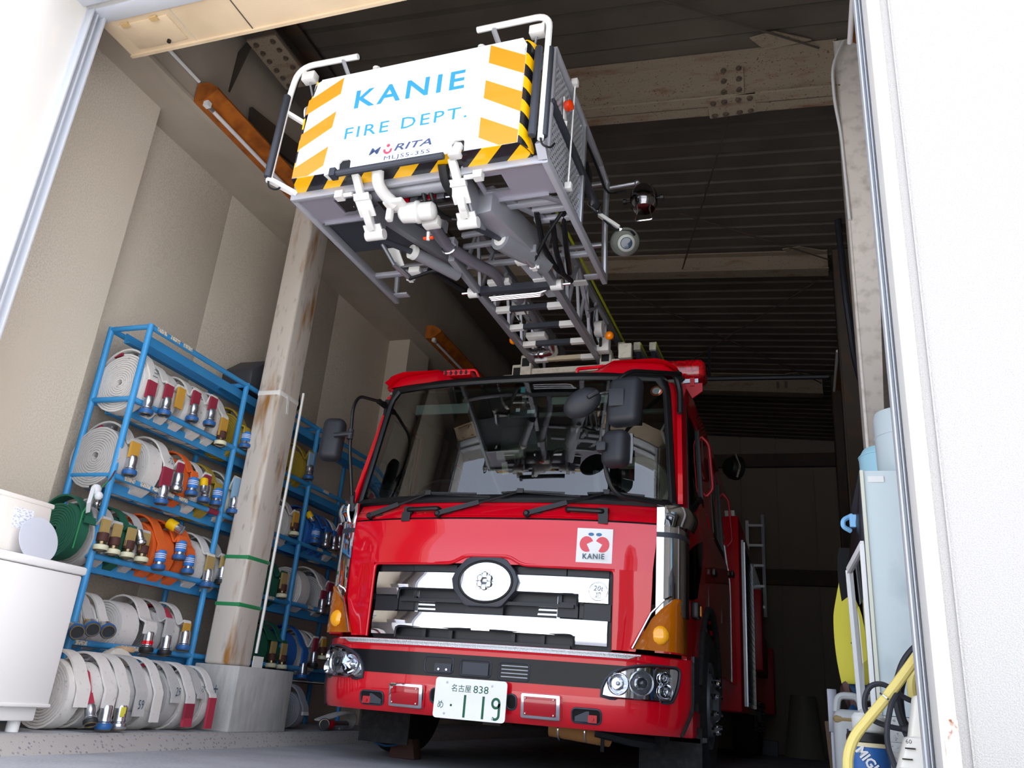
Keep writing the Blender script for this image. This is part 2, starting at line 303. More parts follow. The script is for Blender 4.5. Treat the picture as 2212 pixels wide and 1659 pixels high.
def pan(rows,o=0,n=12,thick=.02,b=None,fn=None):
    """panel on the cab front: rows of (z,uL,uR)"""
    b=b or tb(); fn=fn or F; P=lambda t,i: fn(rows[i][1]+(rows[i][2]-rows[i][1])*t,rows[i][0],o(rows[i][1]+(rows[i][2]-rows[i][1])*t,rows[i][0]) if callable(o) else o)
    return b.grid(lambda t,i:P(t,i),seq(0,1,n),range(len(rows)),(0,thick,0))
def rrect(u0,u1,z0,z1,r,n=4):
    rows=[]
    for i in range(n+1): a=pi/2*i/n; rows.append((z0+r*(1-math.cos(a)),u0+r*(1-math.sin(a)),u1-r*(1-math.sin(a))))
    return rows+[(z0+z1-z,a,b) for z,a,b in reversed(rows)]
def rows_poly(rows,o,fn): return [fn(a,z,o) for z,a,b in rows]+[fn(b,z,o) for z,a,b in reversed(rows)]
# --- cab front skin
bul=lambda u,z: .022*(1-sst(.80,.90,abs(u)))*(1-sst(1.32,1.44,z))+.006
hood=part('hood',pan([(1.472,-1.025,1.025),(1.44,-1.022,1.022),(1.38,-1.018,1.018),(1.32,-1.012,1.012),(1.26,-1.006,1.006),(1.187,-1.0,1.0)],bul,28),RED,truck)
for s in (-1,1):
    b=tb(); rows=[(1.187,.79,1.0),(1.1,.79,.998),(.97,.79,.992),(.85,.79,.955),(.735,.79,.912)]
    pan([(z,min(s*a,s*c),max(s*a,s*c)) for z,a,c in rows],bul,8,.03,b); part('grille_surround',b,RED,truck)
cow=part('cowl',pan([(1.485,-1.03,1.03),(1.52,-1.035,1.035),(1.56,-1.04,1.04),(1.605,-1.05,1.05)],.004,20),RED,truck)
for u0,u1 in ((-.30,.28),(.30,.72)): part('cowl_pad',pan(rrect(u0,u1,1.497,1.572,.018),.012,8,.01),RED,cow,sm=50)
part('hood_seam',pan([(1.472,-1.03,1.03),(1.485,-1.03,1.03)],-.004,20),BLK,truck)
for s,ph in ((-1,-.60),(1,.70)):
    e=ph-s*.22; h=tb().tube(fil([F(ph,1.535,.005),F(ph,1.538,.05),F(e,1.545,.05),F(e,1.54,.005)],.03),.016,8); h.cbox(F(ph,1.535,.02),(.06,.05,.05)); hh=part('hood_handle',h,BLK,truck)
    part('hinge_strap',tb().cbox(F(ph+s*.005,1.49,.012),(.06,.02,.06)),BLK,hh)
# windscreen frame and glass
wsu=[(1.603,1.115),(1.64,1.112),(1.9,1.092),(2.2,1.070),(2.44,1.05),(2.53,1.025),(2.56,.985)]
U=lambda z: lerp(wsu,z)
G=[(1.655,1.068),(1.9,1.045),(2.2,1.022),(2.42,1.003),(2.48,.985),(2.508,.945)]
b=tb()
for s in (-1,1): b.grid(lambda t,z:F(s*(lerp(G,z)+(U(z)-lerp(G,z))*t),z,.012+.015*math.sin(pi*t)),seq(0,1,4),[1.64,1.7,1.8,1.9,2.0,2.1,2.2,2.3,2.4,2.45,2.5,2.53],(0,.03,0))
b.grid(lambda t,k:F(t*U(1.603+.055*k),1.603+.055*k,.012+.015*math.sin(pi*k)),seq(-1,1,24),seq(0,1,3),(0,.03,0))
b.grid(lambda t,k:F(t*U(2.505+.055*k),2.505+.055*k,.012+.015*math.sin(pi*k)),seq(-1,1,24),seq(0,1,3),(0,.03,0))
part('windscreen_frame',b,BLK,truck)
GL=glassmat('windscreen_glass','#d3e0dc',1,2.2); GLD=glassmat('dark_glass','#39423f')
b=tb(); b.grid(lambda t,z:F(t*(lerp(G,z)+.02),z,.004),seq(-1,1,24),seq(1.645,2.515,10)); part('windscreen',b,GL,truck)
# --- roof edge and roof
b=tb(); hump=lambda u:.085*sst(.50,.66,abs(u))*(1-sst(.98,1.12,abs(u)))
b.grid(lambda u,k:(u,F(u*.95,2.56,.01)[1]+.10*k,2.555+(.035+hump(u))*math.sin(pi/2*min(1,k/1.0))),seq(-1.10,1.10,44),[0,.25,.5,.75,1])
b.grid(lambda u,w:(u,w,2.59+hump(u)*(1-sst(1.0,1.5,w))),seq(-1.10,1.10,30),[F(0,2.56)[1]+.09,.75,1,1.3,1.6,3.95])
part('cab_roof',b,RED,truck)
part('roof_lining',tb().box(-1.08,1.08,.50,3.9,2.52,2.54),mat('roof_lining','#6f7570',.9),truck)
# --- cab sides
US=[(.17,1.03),(.30,1.155),(.45,1.168),(.80,1.185),(1.6,1.195),(4.0,1.195)]
def SD(s,w,z,o=0): return (s*(lerp(US,w)+o-.05*max(0,z-1.65)/.9),w+.26*max(0,z-1.62)/.95*(1-sst(.5,1.1,w)),z)
zlow=lambda w: (.50 if w<.80 else max(.74,.52+math.sqrt(max(0,.61**2-(w-1.4)**2))))
sill=lambda w: 1.64+.20*sst(.5,1.15,w) if w<1.5 else 1.74
ws_=[.42,.5,.6,.7,.79,.81,.9,1.0,1.1,1.2,1.3,1.4,1.5,1.6,1.7,1.8,1.9,2.0,2.01,2.5,3,3.5,3.98]
for s in (-1,1):
    b=tb(); b.grid(lambda w,k:SD(s,w,zlow(w)+(sill(w)-zlow(w))*k),ws_,seq(0,1,8),(-s*.03,0,0))
    b.grid(lambda w,z:SD(s,w,z),[.3,.36,.44,.5,.9,1.5,2.2,3,3.98],[2.40,2.46,2.52,2.58],(-s*.03,0,0))
    for w0,w1 in ((.30,.47),(1.22,1.88),(2.75,3.98)): b.grid(lambda w,k:SD(s,w,sill(w)+(2.42-sill(w))*k-.01),seq(w0,w1,5),seq(0,1,6),(-s*.03,0,0))
    sd=part('cab_side',b,RED,truck); b=tb(); b.grid(lambda w,k:SD(s,w,1.0+(sill(w)-1.0)*k,-.045),[.5,.8,1.2,2,3,3.9],[0,1]); b.grid(lambda w,k:SD(s,w,1.0+1.5*k,-.045),[1.23,1.5,1.86],[0,1]); b.grid(lambda w,k:SD(s,w,1.0+1.5*k,-.045),[2.77,3.3,3.9],[0,1]); b.grid(lambda w,k:SD(s,w,2.40+.13*k,-.045),[.4,.8,1.2,2,3,3.9],[0,1]); part('inner_trim',b,mat('cab_inner_trim','#6f7471',.8),sd)
    for w0,w1 in ((.455,1.23),(1.87,2.76)):
        b=tb(); b.grid(lambda w,k:SD(s,w,sill(w)-.005+(2.41-sill(w))*k,-.012),seq(w0,w1,6),seq(0,1,6)); part('side_window',b,GLD,sd)
        b=tb()
        for a,c in ((w0,w0+.05),(w1-.03,w1)): b.grid(lambda w,k:SD(s,w,sill(w)+(2.41-sill(w))*k,.004),[a,c],seq(0,1,6),(-s*.02,0,0))
        b.grid(lambda w,k:SD(s,w,sill(w)-.01+.05*k,.004),seq(w0,w1,6),[0,1],(-s*.02,0,0)); part('window_frame',b,BLK,sd)
    b=tb(); kb=[(.47,1.08,1.37),(.6,1.09,1.42),(.78,1.13,1.48),(.95,1.3,1.52),(1.06,1.44,1.55)]
    b.grid(lambda w,k:SD(s,w,lerp([(q[0],q[1]) for q in kb],w)*(1-k)+lerp([(q[0],q[2]) for q in kb],w)*k,.004),[q[0] for q in kb],seq(0,1,3),(-s*.01,0,0)); part('kerb_window',b,GLD,sd)
    for w in (1.42,2.42): part('door_seam',tb().bar(SD(s,w,1.15,.002),SD(s,w,2.40,.002),.012,.006,(s,0,0)),BLK,sd)
    for w,z in ((1.66,1.43),(3.5,1.72)): part('door_handle',tb().bar(SD(s,w-.08,z,.018),SD(s,w+.08,z,.018),.05,.03,(s,0,0)),BLK,sd,bev=.008)
    for w0,w1,z0,z1 in ((1.40,1.50,2.42,1.98),(3.15,3.3,2.42,1.95)) if s>0 else ():
        g=tb().tube(fil([SD(s,w0,z0,.0),SD(s,w0+.02,z0-.05,.05),SD(s,w1,z1+.05,.05),SD(s,w1,z1,.0)],.04),.012,8); part('grab_rail',g,REDM,sd)
    g=tb().cbox(SD(s,.62,1.03,.02),(.05,.13,.10)); mk=part('side_marker',g,BLK,sd,bev=.015); part('marker_lens',tb().cbox(SD(s,.66,1.03,.045),(.01,.07,.06)),mat('amber_lens','#ff8a00',.15,coat=.5),mk)
# corner panels: chrome, amber lamps, black trim
AMB=mat('amber_housing','#b35f00',.12,coat=1); AMBL=mat('amber_bulb','#ffae12',.1,coat=1); 
CU=[(0,1.015),(.25,1.07),(.5,1.12),(.7,1.15),(.85,1.163),(1,1.168)]; CW=[(0,.185),(.25,.196),(.5,.22),(.7,.262),(.85,.32),(1,.43)]
for s in (-1,1):
    def C(t,z,o=0):   # wraps the corner
        u=lerp(CU,t); w=lerp(CW,t); return (s*(u+o*(.3+.6*t)),w-o*(1-.7*t),z)
    b=tb(); b.grid(lambda t,z:C(t,z,.012),seq(0,1,6),[.95,1.1,1.3,1.5,1.6],None); cp=part('corner_panel',b,CHR,truck)
    part('corner_skin',tb().grid(lambda t,z:C(t,z,.0),seq(0,1,10),seq(.74,1.60,4)),RED,truck)
    def PL(t,z):
        p=V((s*(U(z)-.006),F(U(z),z)[1]+.012,z)); q=V(SD(s,.47,z)); c=V((s*(.45*abs(p.x)+.55*abs(q.x)),p.y+.055,z)); return p*(1-t)**2+c*2*t*(1-t)+q*t*t
    part('corner_pillar',tb().grid(PL,seq(0,1,8),seq(1.585,2.52,8)),RED,truck)
    bb=tb(); bb.grid(lambda t,z:C(.15+.85*t,z,.05+.02*math.sin(pi*(z-1.49)/.12)),seq(0,1,6),seq(1.47,1.585,5),(0,.03,0)); part('mirror_foot',bb,CHR,cp)
    part('trim_rib',tb().grid(lambda t,z:C(t,z,.016),seq(0,1,6),[1.40,1.43],(0,.01,0)),GUN,cp)
    amb=tb(); R_=[(.748,0.0),(.80,.0),(.88,.14),(.96,.36),(1.03,.62),(1.09,.9)]
    amb.grid(lambda k,z:((lambda p:(s*(p if k<0 else 0),0,0))(0)) if 0 else (lambda t:(s*(lerp(CU,t) if t>=0 else 1.015+.11*t),(lerp(CW,t) if t>=0 else .185+.06*t)-.035,z))(lerp([(.748,-1.0),(.85,-.45),(.95,0),(1.03,.45),(1.10,.95)],z)*(1-k)+1.0*k),seq(0,1,8),[.748,.80,.86,.92,.98,1.04,1.10],(0,.04,0))
    ao=part('turn_signal',amb,AMB,truck)
    part('bulb_lens',tb().sphere((s*1.045,.165,.835),.055,14,(1,.5,1)),AMBL,ao)
    part('lens_rim',tb().tube([(s*.905,.085,.748),(s*1.0,.13,.95),(s*1.07,.155,1.03),(s*1.165,.30,1.105)],.007,6),CHR,ao)
# --- grille
gr=part('grille',pan(rrect(-.775,.785,.728,1.19,.03),-.045,16,.02),GBK,truck)
def gbar(z0,z1,cut0,cut1,zc):
    b=tb(); fn=lambda u,k:F(u,z0+(z1-z0)*k,.0+.028*math.sin(pi*(.12+.76*k)))
    for a,c in ((-.755,cut0),(cut1,.755)):
        b.grid(lambda u,k:F(u,z0+(z1-z0)*k,.0+.012*math.sin(pi*(.1+.8*k))),seq(a,c,8),seq(0,1,8),(0,.02,0))
    b.grid(lambda u,k:F(u,zc+(z1-zc)*k,.0+.012*math.sin(pi*(.1+.8*((zc-z0)+(z1-zc)*k)/(z1-z0)))),seq(cut0,cut1,18),seq(0,1,6),(0,.02,0))
    return b
part('chrome_bar',gbar(.99,1.132,-.585,.585,1.035),CHR,gr); part('chrome_bar',gbar(.752,.89,-.575,.575,.797),CHR,gr)
b=tb()
for z,u1 in ((.965,.58),(.735,.57)):
    for s in (-1,1):
        b.tube(fil([F(s*.06,z+.066,.012),F(s*u1,z+.066,.012),F(s*u1,z,.012)],.05),.007,6)
    b.grid(lambda u,k:F(u,z-.014+.02*k,.014),seq(-u1+.02,u1-.02,14),[0,1],(0,.03,0))
part('slot_frame',b,GBK,gr)
for u0,u1 in ((-.45,-.10),(.10,.45)):
    for k in range(6): z=.83+.026*k; part('radiator_fin',tb().box(u0,u1,.10,.115,z,z+.011),STEEL,gr)
    part('radiator_tank',tb().box(u0-.02 if u0<0 else u1,u0 if u0<0 else u1+.02,.10,.118,.82,1.03),STEEL,gr)
gp=lambda nm,u0,u1,z0,z1,o: part(nm,tb().grid(lambda t,k:F(u0+(u1-u0)*t,z0+(z1-z0)*k,o),seq(0,1,4),[0,1],(0,.02,0)),GBK,gr)
for z0,z1 in ((.90,.985),(.74,.79),(.97,1.03)):
    for u in (-.60,-.47,.47,.60) if z0>.8 else (-.38,-.2,.2,.38): gp('grille_rib',u-.012,u+.012,z0,z1,-.015)
for s in (-1,1): gp('grille_block',*sorted((s*.47,s*.58)),.90,.985,-.012); gp('grille_block',*sorted((s*.605,s*.766)),.893,.987,-.02); gp('grille_block',*sorted((s*.2,s*.5)),1.14,1.182,-.02); gp('grille_block',*sorted((s*.505,s*.75)),1.14,1.182,-.026)
gp('emblem_stem',-.11,.13,.89,.95,0)
part('opening_bead',tb().tube(fil([F(-.79,.735,.004),F(-.79,1.187,.012),F(-.22,1.187,.03),F(-.13,1.235,.03),F(.15,1.235,.03),F(.24,1.187,.03),F(.79,1.187,.012),F(.79,.735,.004)],.035),.011,8),RED,truck)
# emblem
E0=F(.01,1.08,.03); ex,ez=E0[0],E0[2]
hexp=[(ex+a,E0[1]-.01,ez+c) for a,c in ((-.215,.01),(-.19,.07),(-.13,.135),(-.09,.148),(.09,.148),(.13,.135),(.19,.07),(.215,.01),(.2,-.05),(.125,-.138),(.10,-.148),(-.10,-.148),(-.125,-.138),(-.2,-.05))]
em=part('emblem_plate',tb().prism(hexp,(0,.09,0)),mat('emblem_grey','#33363e',.35),truck,bev=.008)
ell=lambda a,c,y,n=36:[(ex+.008+a*math.cos(2*pi*i/n),y,ez+c*math.sin(2*pi*i/n)) for i in range(n)]
part('emblem_ring',tb().tube(ell(.170,.122,E0[1]-.012),.008,8,True),BLK,em)
b=tb(); vs=[];n=36
for k in range(6):
    q=k/5; vs+=ell(.165*max(q,.01),.117*max(q,.01),E0[1]-.012-.016*(1-q*q))
b.add(vs,[(k*n+i,k*n+(i+1)%n,(k+1)*n+(i+1)%n,(k+1)*n+i) for k in range(5) for i in range(n)]); part('emblem_dish',b,CHR,em)
b=tb(); y0=E0[1]-.03
for k in range(6):
    a=pi/2+k*pi/3; c=(ex+.01+.034*math.cos(a),y0-.004,ez+.036*math.sin(a)); b.sphere(c,.02,8,(1,.45,1.05)); a+=pi/6; b.cyl((ex+.01,y0-.004,ez),(ex+.01+.056*math.cos(a),y0-.004,ez+.06*math.sin(a)),.006,6,.002)
b.lathe((ex+.01,y0+.012,ez),(0,-1,0),[(.02,0),(.024,.02),(.012,.03),(0,.032)],12); part('fire_service_crest',b,STEEL,em)
# town decal on the hood
pz=lambda u,z,o=.034:F(u,z,o)
dec=part('town_decal',pan([(1.217,.562,.772),(1.32,.562,.772),(1.423,.562,.772)],.0285,4,.004),WHM,truck)
def disc(b,cu,cz,ru,rz,o,a0=0,a1=360,n=24): p=[pz(cu,cz,o)]+[pz(cu+ru*math.cos(R(a0+(a1-a0)*i/n)),cz+rz*math.sin(R(a0+(a1-a0)*i/n)),o) for i in range(n+1)]; b.add(p,[(0,i,i+1) for i in range(1,n+1)])
PINK=mat('decal_red','#d8505c',.5); DBL=mat('decal_blue','#3f6f9f',.5); DGR=mat('decal_grey','#3f5866',.5)
b=tb(); disc(b,.621,1.327,.041,.047,.0305,25,300); disc(b,.713,1.327,.041,.047,.0305,-120,155); part('emblem_claws',b,PINK,dec)
b=tb(); disc(b,.645,1.387,.017,.010,.0305); disc(b,.691,1.387,.017,.010,.0305); part('emblem_eyes',b,DBL,dec)
b=tb(); txt('KANIE',pz(.602,1.237,.032),(1,0,0),(0,0,1),.132,.032,.0006,.02,mb=b,sp=1.15); part('decal_lettering',b,DGR,dec)
b=tb(); cc=F(.70,1.055,.02); b.tube([(cc[0]+.055*math.cos(2*pi*i/30),cc[1]-.002,cc[2]+.055*math.sin(2*pi*i/30)) for i in range(30)],.0013,5,True)
txt('20t',(cc[0]-.03,cc[1]-.003,cc[2]+.004),(1,0,0),(0,0,1),.06,.03,mb=b,shear=.2); txt('超',(cc[0]-.017,cc[1]-.003,cc[2]-.04),(1,0,0),(0,0,1),.034,.036,mb=b); part('weight_sticker',b,mat('sticker_grey','#8f949c',.5),gr)
# ------------------------------------------------------------ bumper
def stuff(o): o['kind']='stuff'; return o
def FB(u,z,o=0):
    a=abs(u); w=.015+.045*sst(.3,.85,a)+.34*max(0,(a-.72)/.48)**2.3+.05*max(0,.42-z)/.12*.6
    return (u,w-o,z)
bz=[.305,.32,.36,.42,.48,.525,.60,.655,.69,.715,.722]
edge=lambda z:1.195-.055*sst(.45,.30,z) if z<.45 else 1.195
edge=lambda z:1.195-.06*max(0,.45-z)/.15
b=tb(); b.grid(lambda t,z:FB(t*edge(z),z,-.012 if z<.31 or z>.72 else 0),seq(-1,1,56),bz,(0,.05,0)); bump=part('bumper',b,RED,truck,sm=40)
part('bumper_bead',tb().tube([FB(u,.683,.004) for u in seq(-1.0,1.0,40)],.007,6),RED,bump)
part('bumper_band',pan([(.522,-.76,.76),(.56,-.79,.79),(.61,-.83,.83),(.652,-.90,.90)],.004,40,.01,None,FB),mat('satin_black','#131418',.2,spec=.35),bump)
TREAD=mat('tread_plate','#d6d8da',.35,.6,bump=(140,.6))
b=tb(); b.grid(lambda t,k:(t*(.955-.03*k),FB(t*.9,.72)[1]-.022*(1-k)+.30*k+.0,.708+.012*k),seq(-1,1,20),[0,.12,1],(0,0,.006)); b.grid(lambda t,k:FB(t*(.955-.07*k),.718-.028*k,.014),seq(-1,1,20),[0,1],(0,.01,0)); part('step_plate',b,TREAD,bump)
def shade_panel(u0,u1,z0,z1,r,nm='opening',m=BLK):  # raised panel, its near-black colour stands for the shade inside an opening
    h=part(nm,pan(rrect(u0,u1,z0,z1,r),.003,5,.01,None,FB),m,bump)
    part('opening_lip',tb().tube(rows_poly(rrect(u0,u1,z0,z1,r),.004,FB),.006,6,True),RED if m is BLK and z1<.5 else GUN,h); return h
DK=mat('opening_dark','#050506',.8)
hs=[shade_panel(-.322,-.140,.542,.632,.02,'vent',DK),shade_panel(-.092,.098,.535,.626,.02,'vent',DK),shade_panel(.148,.330,.528,.626,.02,'vent',DK)]
part('tow_bracket',tb().box(-.255,-.148,.004,.010,.548,.596),GUN,hs[0]); q=tb(); [q.cyl((x,.004,.563),(x,-.004,.563),.007,8) for x in (-.225,-.175)]; part('bolt',q,STEEL,hs[0])
part('filler_plate',tb().box(-.075,.085,.003,.009,.545,.612),GUN,hs[1])
for k in range(4): part('fin',tb().box(.165,.325,.004,.010,.545+.02*k,.551+.02*k),ALD,hs[2])
for s in (-1,1):
    h=shade_panel(*sorted((s*.585,s*.745)),.338,.412,.022,'tow_opening',DK)
    part('tow_lug',tb().cbox(FB(s*.70,.362,.006),(.05,.02,.04)).cyl(FB(s*.70,.36,.012),FB(s*.70,.36,.024),.009,8),REDM,h)
    part('inner_plate',tb().cbox(FB(s*.64,.372,.002),(.08,.01,.055)),GUN,h)
    shade_panel(*sorted((s*.205,s*.265)),.375,.455,.028,'plate_opening',DK)
    fo=tb(); fo.grid(lambda t,k:FB(s*.415+.115*t,.403+.068*k,.05),[-1,1],[-1,1],(0,.045,0)); f=part('fog_lamp_bezel',fo,CHR,bump,bev=.014)
    part('fog_lamp_lens',tb().add([FB(s*.415+a*.092,.403+c*.05,.058) for a,c in ((-1,-1),(1,-1),(1,1),(-1,1))]+[FB(s*.415+a*.092,.403+c*.05,.03) for a,c in ((-1,-1),(1,-1),(1,1),(-1,1))],[(0,1,2,3),(4,5,6,7),(0,1,5,4),(1,2,6,5),(2,3,7,6),(3,0,4,7)]),mat('red_lens','#b00018',.08,coat=1),f,bev=.006)
    q=tb(); [q.sphere(FB(s*.415+a*.08,.403+c*.04,.058),.006,6) for a in (-1,1) for c in (-1,1)]; stuff(part('lens_screw',q,STEEL,f))
# headlights: chrome bowl under a clear lens
LENS=glassmat('lamp_lens','#f4f6f8')
for s in (-1,1):
    HL=[(.478,.79,1.085),(.487,.745,1.105),(.53,.748,1.122),(.57,.765,1.132),(.61,.80,1.138),(.64,.86,1.140),(.657,.93,1.138),(.668,1.01,1.125)]
    rows=[(z,min(s*a,s*c),max(s*a,s*c)) for z,a,c in HL]
    hl=part('headlight',pan(rows,.006,16,.01,None,FB),CHR,truck)
    part('lamp_gasket',tb().tube(rows_poly(rows,.006,FB),.010,6,True),GUN,hl)
    def nrm(u): return V((s*.55*sst(.75,1.1,abs(u)),-1,.02)).normalized()
    for u,z,r,kind in ((.835,.556,.062,0),(.955,.568,.068,1),(1.065,.605,.036,2),(1.068,.535,.042,2)):
        p=V(FB(s*u,z,.004)); n=nrm(u); L=tb()
        L.lathe(p,n,[(r,0),(r,.022),(r*.93,.03),(r*.80,.022),(r*.55,.004),(r*.3,.0)],22); lo=part('lamp_ring',L,CHR if kind!=1 else mat('satin_silver','#dfe2e8',.12,.8),hl)
        if kind==1: part('projector',tb().lathe(p,n,[(r*.48,.0),(r*.48,.028),(r*.42,.034),(r*.3,.040),(.0,.044)],18),mat('projector_glass','#30343a',.05,.2,1),lo) if 0 else part('projector',tb().lathe(p,n,[(r*.48,.0),(r*.48,.028),(r*.42,.034),(r*.3,.040),(.0,.044)],18),mat('projector_glass','#30343a',.05,.2,1),hl)
        else: part('lamp_bulb',tb().lathe(p,n,[(r*.22,0),(r*.22,.018),(r*.12,.024),(0,.026)],10),STEEL,hl)
    part('lamp_cover',pan(rows,lambda u,z:.052-.02*sst(.1,.16,abs(abs(u)-.95)),18,.0005,None,FB) if 0 else tb().grid(lambda t,i:FB(rows[i][1]+(rows[i][2]-rows[i][1])*t,rows[i][0],.012+.042*(1-(2*t-1)**4)*math.sin(pi*i/(len(rows)-1))**.5),seq(0,1,18),range(len(rows))),LENS,hl)
    part('bumper_gap_seal',tb().tube([FB(s*edge(z),z,-.02) for z in (.71,.6,.5,.44,.38,.31)],.018,6),RUB,bump)
# number plate
pl=part('number_plate',tb().grid(lambda t,i:(lambda r:(r[1]+(r[2]-r[1])*t,-.030,r[0]))(rrect(-.220,.220,.300,.520,.02)[i]),[0,.5,1],range(10),(0,.006,0)),WHT,truck)
GRN=mat('plate_green','#0d5a3a',.5)
b=tb(); X_,Z_=(1,0,0),(0,0,1); py=-.0305
txt('名古屋',(-.118,py,.446),X_,Z_,.122,.040,mb=b); txt('838',(.018,py,.446),X_,Z_,.092,.040,mb=b)
txt('め',(-.195,py,.352),X_,Z_,.036,.042,mb=b)
b.box(-.112-.006,-.112+.006,py-.0008,py,.366,.378)
b.box(-.036,-.022,py-.0008,py,.312,.432); b.box(.077,.091,py-.0008,py,.312,.432)
n9=[(.195+.0,0)]; c9=(.160,.400); path=[(c9[0]+.021*math.cos(R(a)),c9[1]+.024*math.sin(R(a))) for a in range(0,360,20)]
def ribbon(b,pts,w,closed=False):
    P=[V((x,py-.0006,z)) for x,z in pts]; n=len(P); vs=[]
    for i,p in enumerate(P):
        a=P[(i-1)%n] if (i or closed) else p; c=P[(i+1)%n] if (i<n-1 or closed) else p; d=(c-a).normalized(); q=V((-d.z,0,d.x))*w/2; vs+=[p+q,p-q]
    b.add(vs,[(2*i,2*i+1,(2*i+3)%(2*n),(2*i+2)%(2*n)) for i in range(n if closed else n-1)])
ribbon(b,path,.014,True); ribbon(b,[(.181,.400),(.181,.35)]+[(.160+.021*math.cos(R(a)),.338-.02*math.sin(R(-a)) if 0 else .338+.022*math.sin(R(a))) for a in range(0,-145,-18)],.014)
part('plate_lettering',b,GRN,pl)
for x,z in ((-.148,.494),(.130,.49),(-.15,.326),(.145,.318)): part('plate_bolt',tb().lathe((x,-.030,z),(0,-1,0),[(.007,0),(.006,.003),(0,.004)],10),ALS,pl)
# ------------------------------------------------------------ mirrors
def housing(c,sz,yaw,pit,nm,par,prof=None):
    m=M4.Translation(T0+V(c))@M4.Rotation(R(yaw),4,'Z')@M4.Rotation(R(pit),4,'X'); b=MB(m); w,d,h=sz
    b.box(-w/2,w/2,-d/2,d/2,-h/2,h/2); return part(nm,b,BLKM,par,bev=min(w,d,h)*.38,bseg=4,sm=60)
arm=part('mirror_arm',tb().tube(fil([(1.10,.20,1.60),(.80,-.02,1.60),(.74,-.06,1.75),(.76,-.06,2.28),(.86,-.02,2.40),(1.12,.42,2.545)],.10,6),.015,10),BLK,truck)
part('arm_socket',tb().tube([(1.105,.25,1.535),(1.10,.25,1.61)],[.055,.05],12),BLKM,arm,bev=.01)
b=tb().bar((1.08,.42,2.56),(1.12,.46,2.50),.05,.04).tube(fil([(1.09,.44,2.53),(1.115,.45,2.44),(1.12,.43,2.27)],.05),.022,8).bar((1.09,.44,2.55),(.90,.42,2.57),.03,.025); part('arm_bracket',b,BLK,arm)
m1=housing((.868,-.13,2.150),(.205,.12,.31),-14,-6,'mirror_housing',truck); part('mirror_cap_seam',tb().cbox((.825,-.197,2.16),(.09,.004,.11)),BLKM,m1,bev=.002); part('mirror_glass',tb().cbox((.88,-.06,2.15),(.16,.004,.26)),CHR,m1)
m2=housing((.822,-.13,1.856),(.165,.13,.225),-22,-4,'mirror_housing',truck); part('mirror_clamp',tb().cbox((.745,-.17,1.855),(.06,.08,.06)),BLKM,m2,bev=.012); part('mirror_edge',tb().tube([(.905,-.12,1.95),(.912,-.13,1.86),(.905,-.12,1.77)],.012,6),ALD,m2)
mt=MB(M4.Translation(T0+V((.60,-.14,2.155)))@M4.Rotation(R(38),4,'Y')@M4.Rotation(R(-60),4,'X')@M4.Scale(1.25,4,(0,0,1))); mt.lathe((0,0,0),(0,0,1),[(.0,-.035),(.06,-.03),(.095,-.012),(.10,0),(.095,.008),(0,.008)],24); mt=MB(M4.Translation(T0+V((.60,-.13,2.155)))@M4.Rotation(R(-32),4,'Y')@M4.Rotation(R(8),4,'X')); mt.lathe((0,0,0),(0,1,0),[(.02,-.05),(.07,-.042),(.098,-.018),(.104,0),(.10,.01),(0,.012)],26); mt.v=[tuple(T0+V((.60,-.13,2.155))+(lambda d:V((math.cos(R(32))*(a:=d.x*math.cos(R(32))+d.z*math.sin(R(32)))*1.22-math.sin(R(32))*(c:=-d.x*math.sin(R(32))+d.z*math.cos(R(32)))*.82,d.y,math.sin(R(32))*a*1.22+math.cos(R(32))*c*.82)))(V(q)-T0-V((.60,-.13,2.155)))) for q in mt.v]
m3=part('round_mirror',mt,BLKM,truck,sm=60); part('mirror_stalk',tb().tube([(.675,-.14,2.205),(.77,-.10,2.235)],.009,8),STEEL,m3); part('stalk_hub',tb().bar((.64,-.175,2.17),(.70,-.15,2.215),.05,.03),BLKM,m3,bev=.01)
# left mirror
ar=part('mirror_arm',tb().tube(fil([(-1.07,.44,2.43),(-1.10,.10,2.36),(-1.105,.05,2.26),(-1.08,.05,1.95),(-1.05,.12,1.64)],.06,5),.012,8),BLK,truck)
part('arm_bracket',tb().bar((-1.06,.46,2.46),(-1.06,.46,2.34),.03,.04).bar((-1.06,.46,2.40),(-1.09,.36,2.42),.03,.03),BLK,ar); part('arm_bracket',tb().bar((-1.07,.16,1.68),(-1.08,.20,1.55),.03,.05),BLKM,ar,bev=.01)
m4=housing((-1.245,.08,2.03),(.155,.12,.31),12,-5,'mirror_housing',truck); part('mirror_clamp',tb().tube([(-1.20,.02,2.045),(-1.07,.04,2.06)],.018,8).cyl((-1.09,.045,2.02),(-1.09,.045,2.09),.022,10),BLKM,m4)
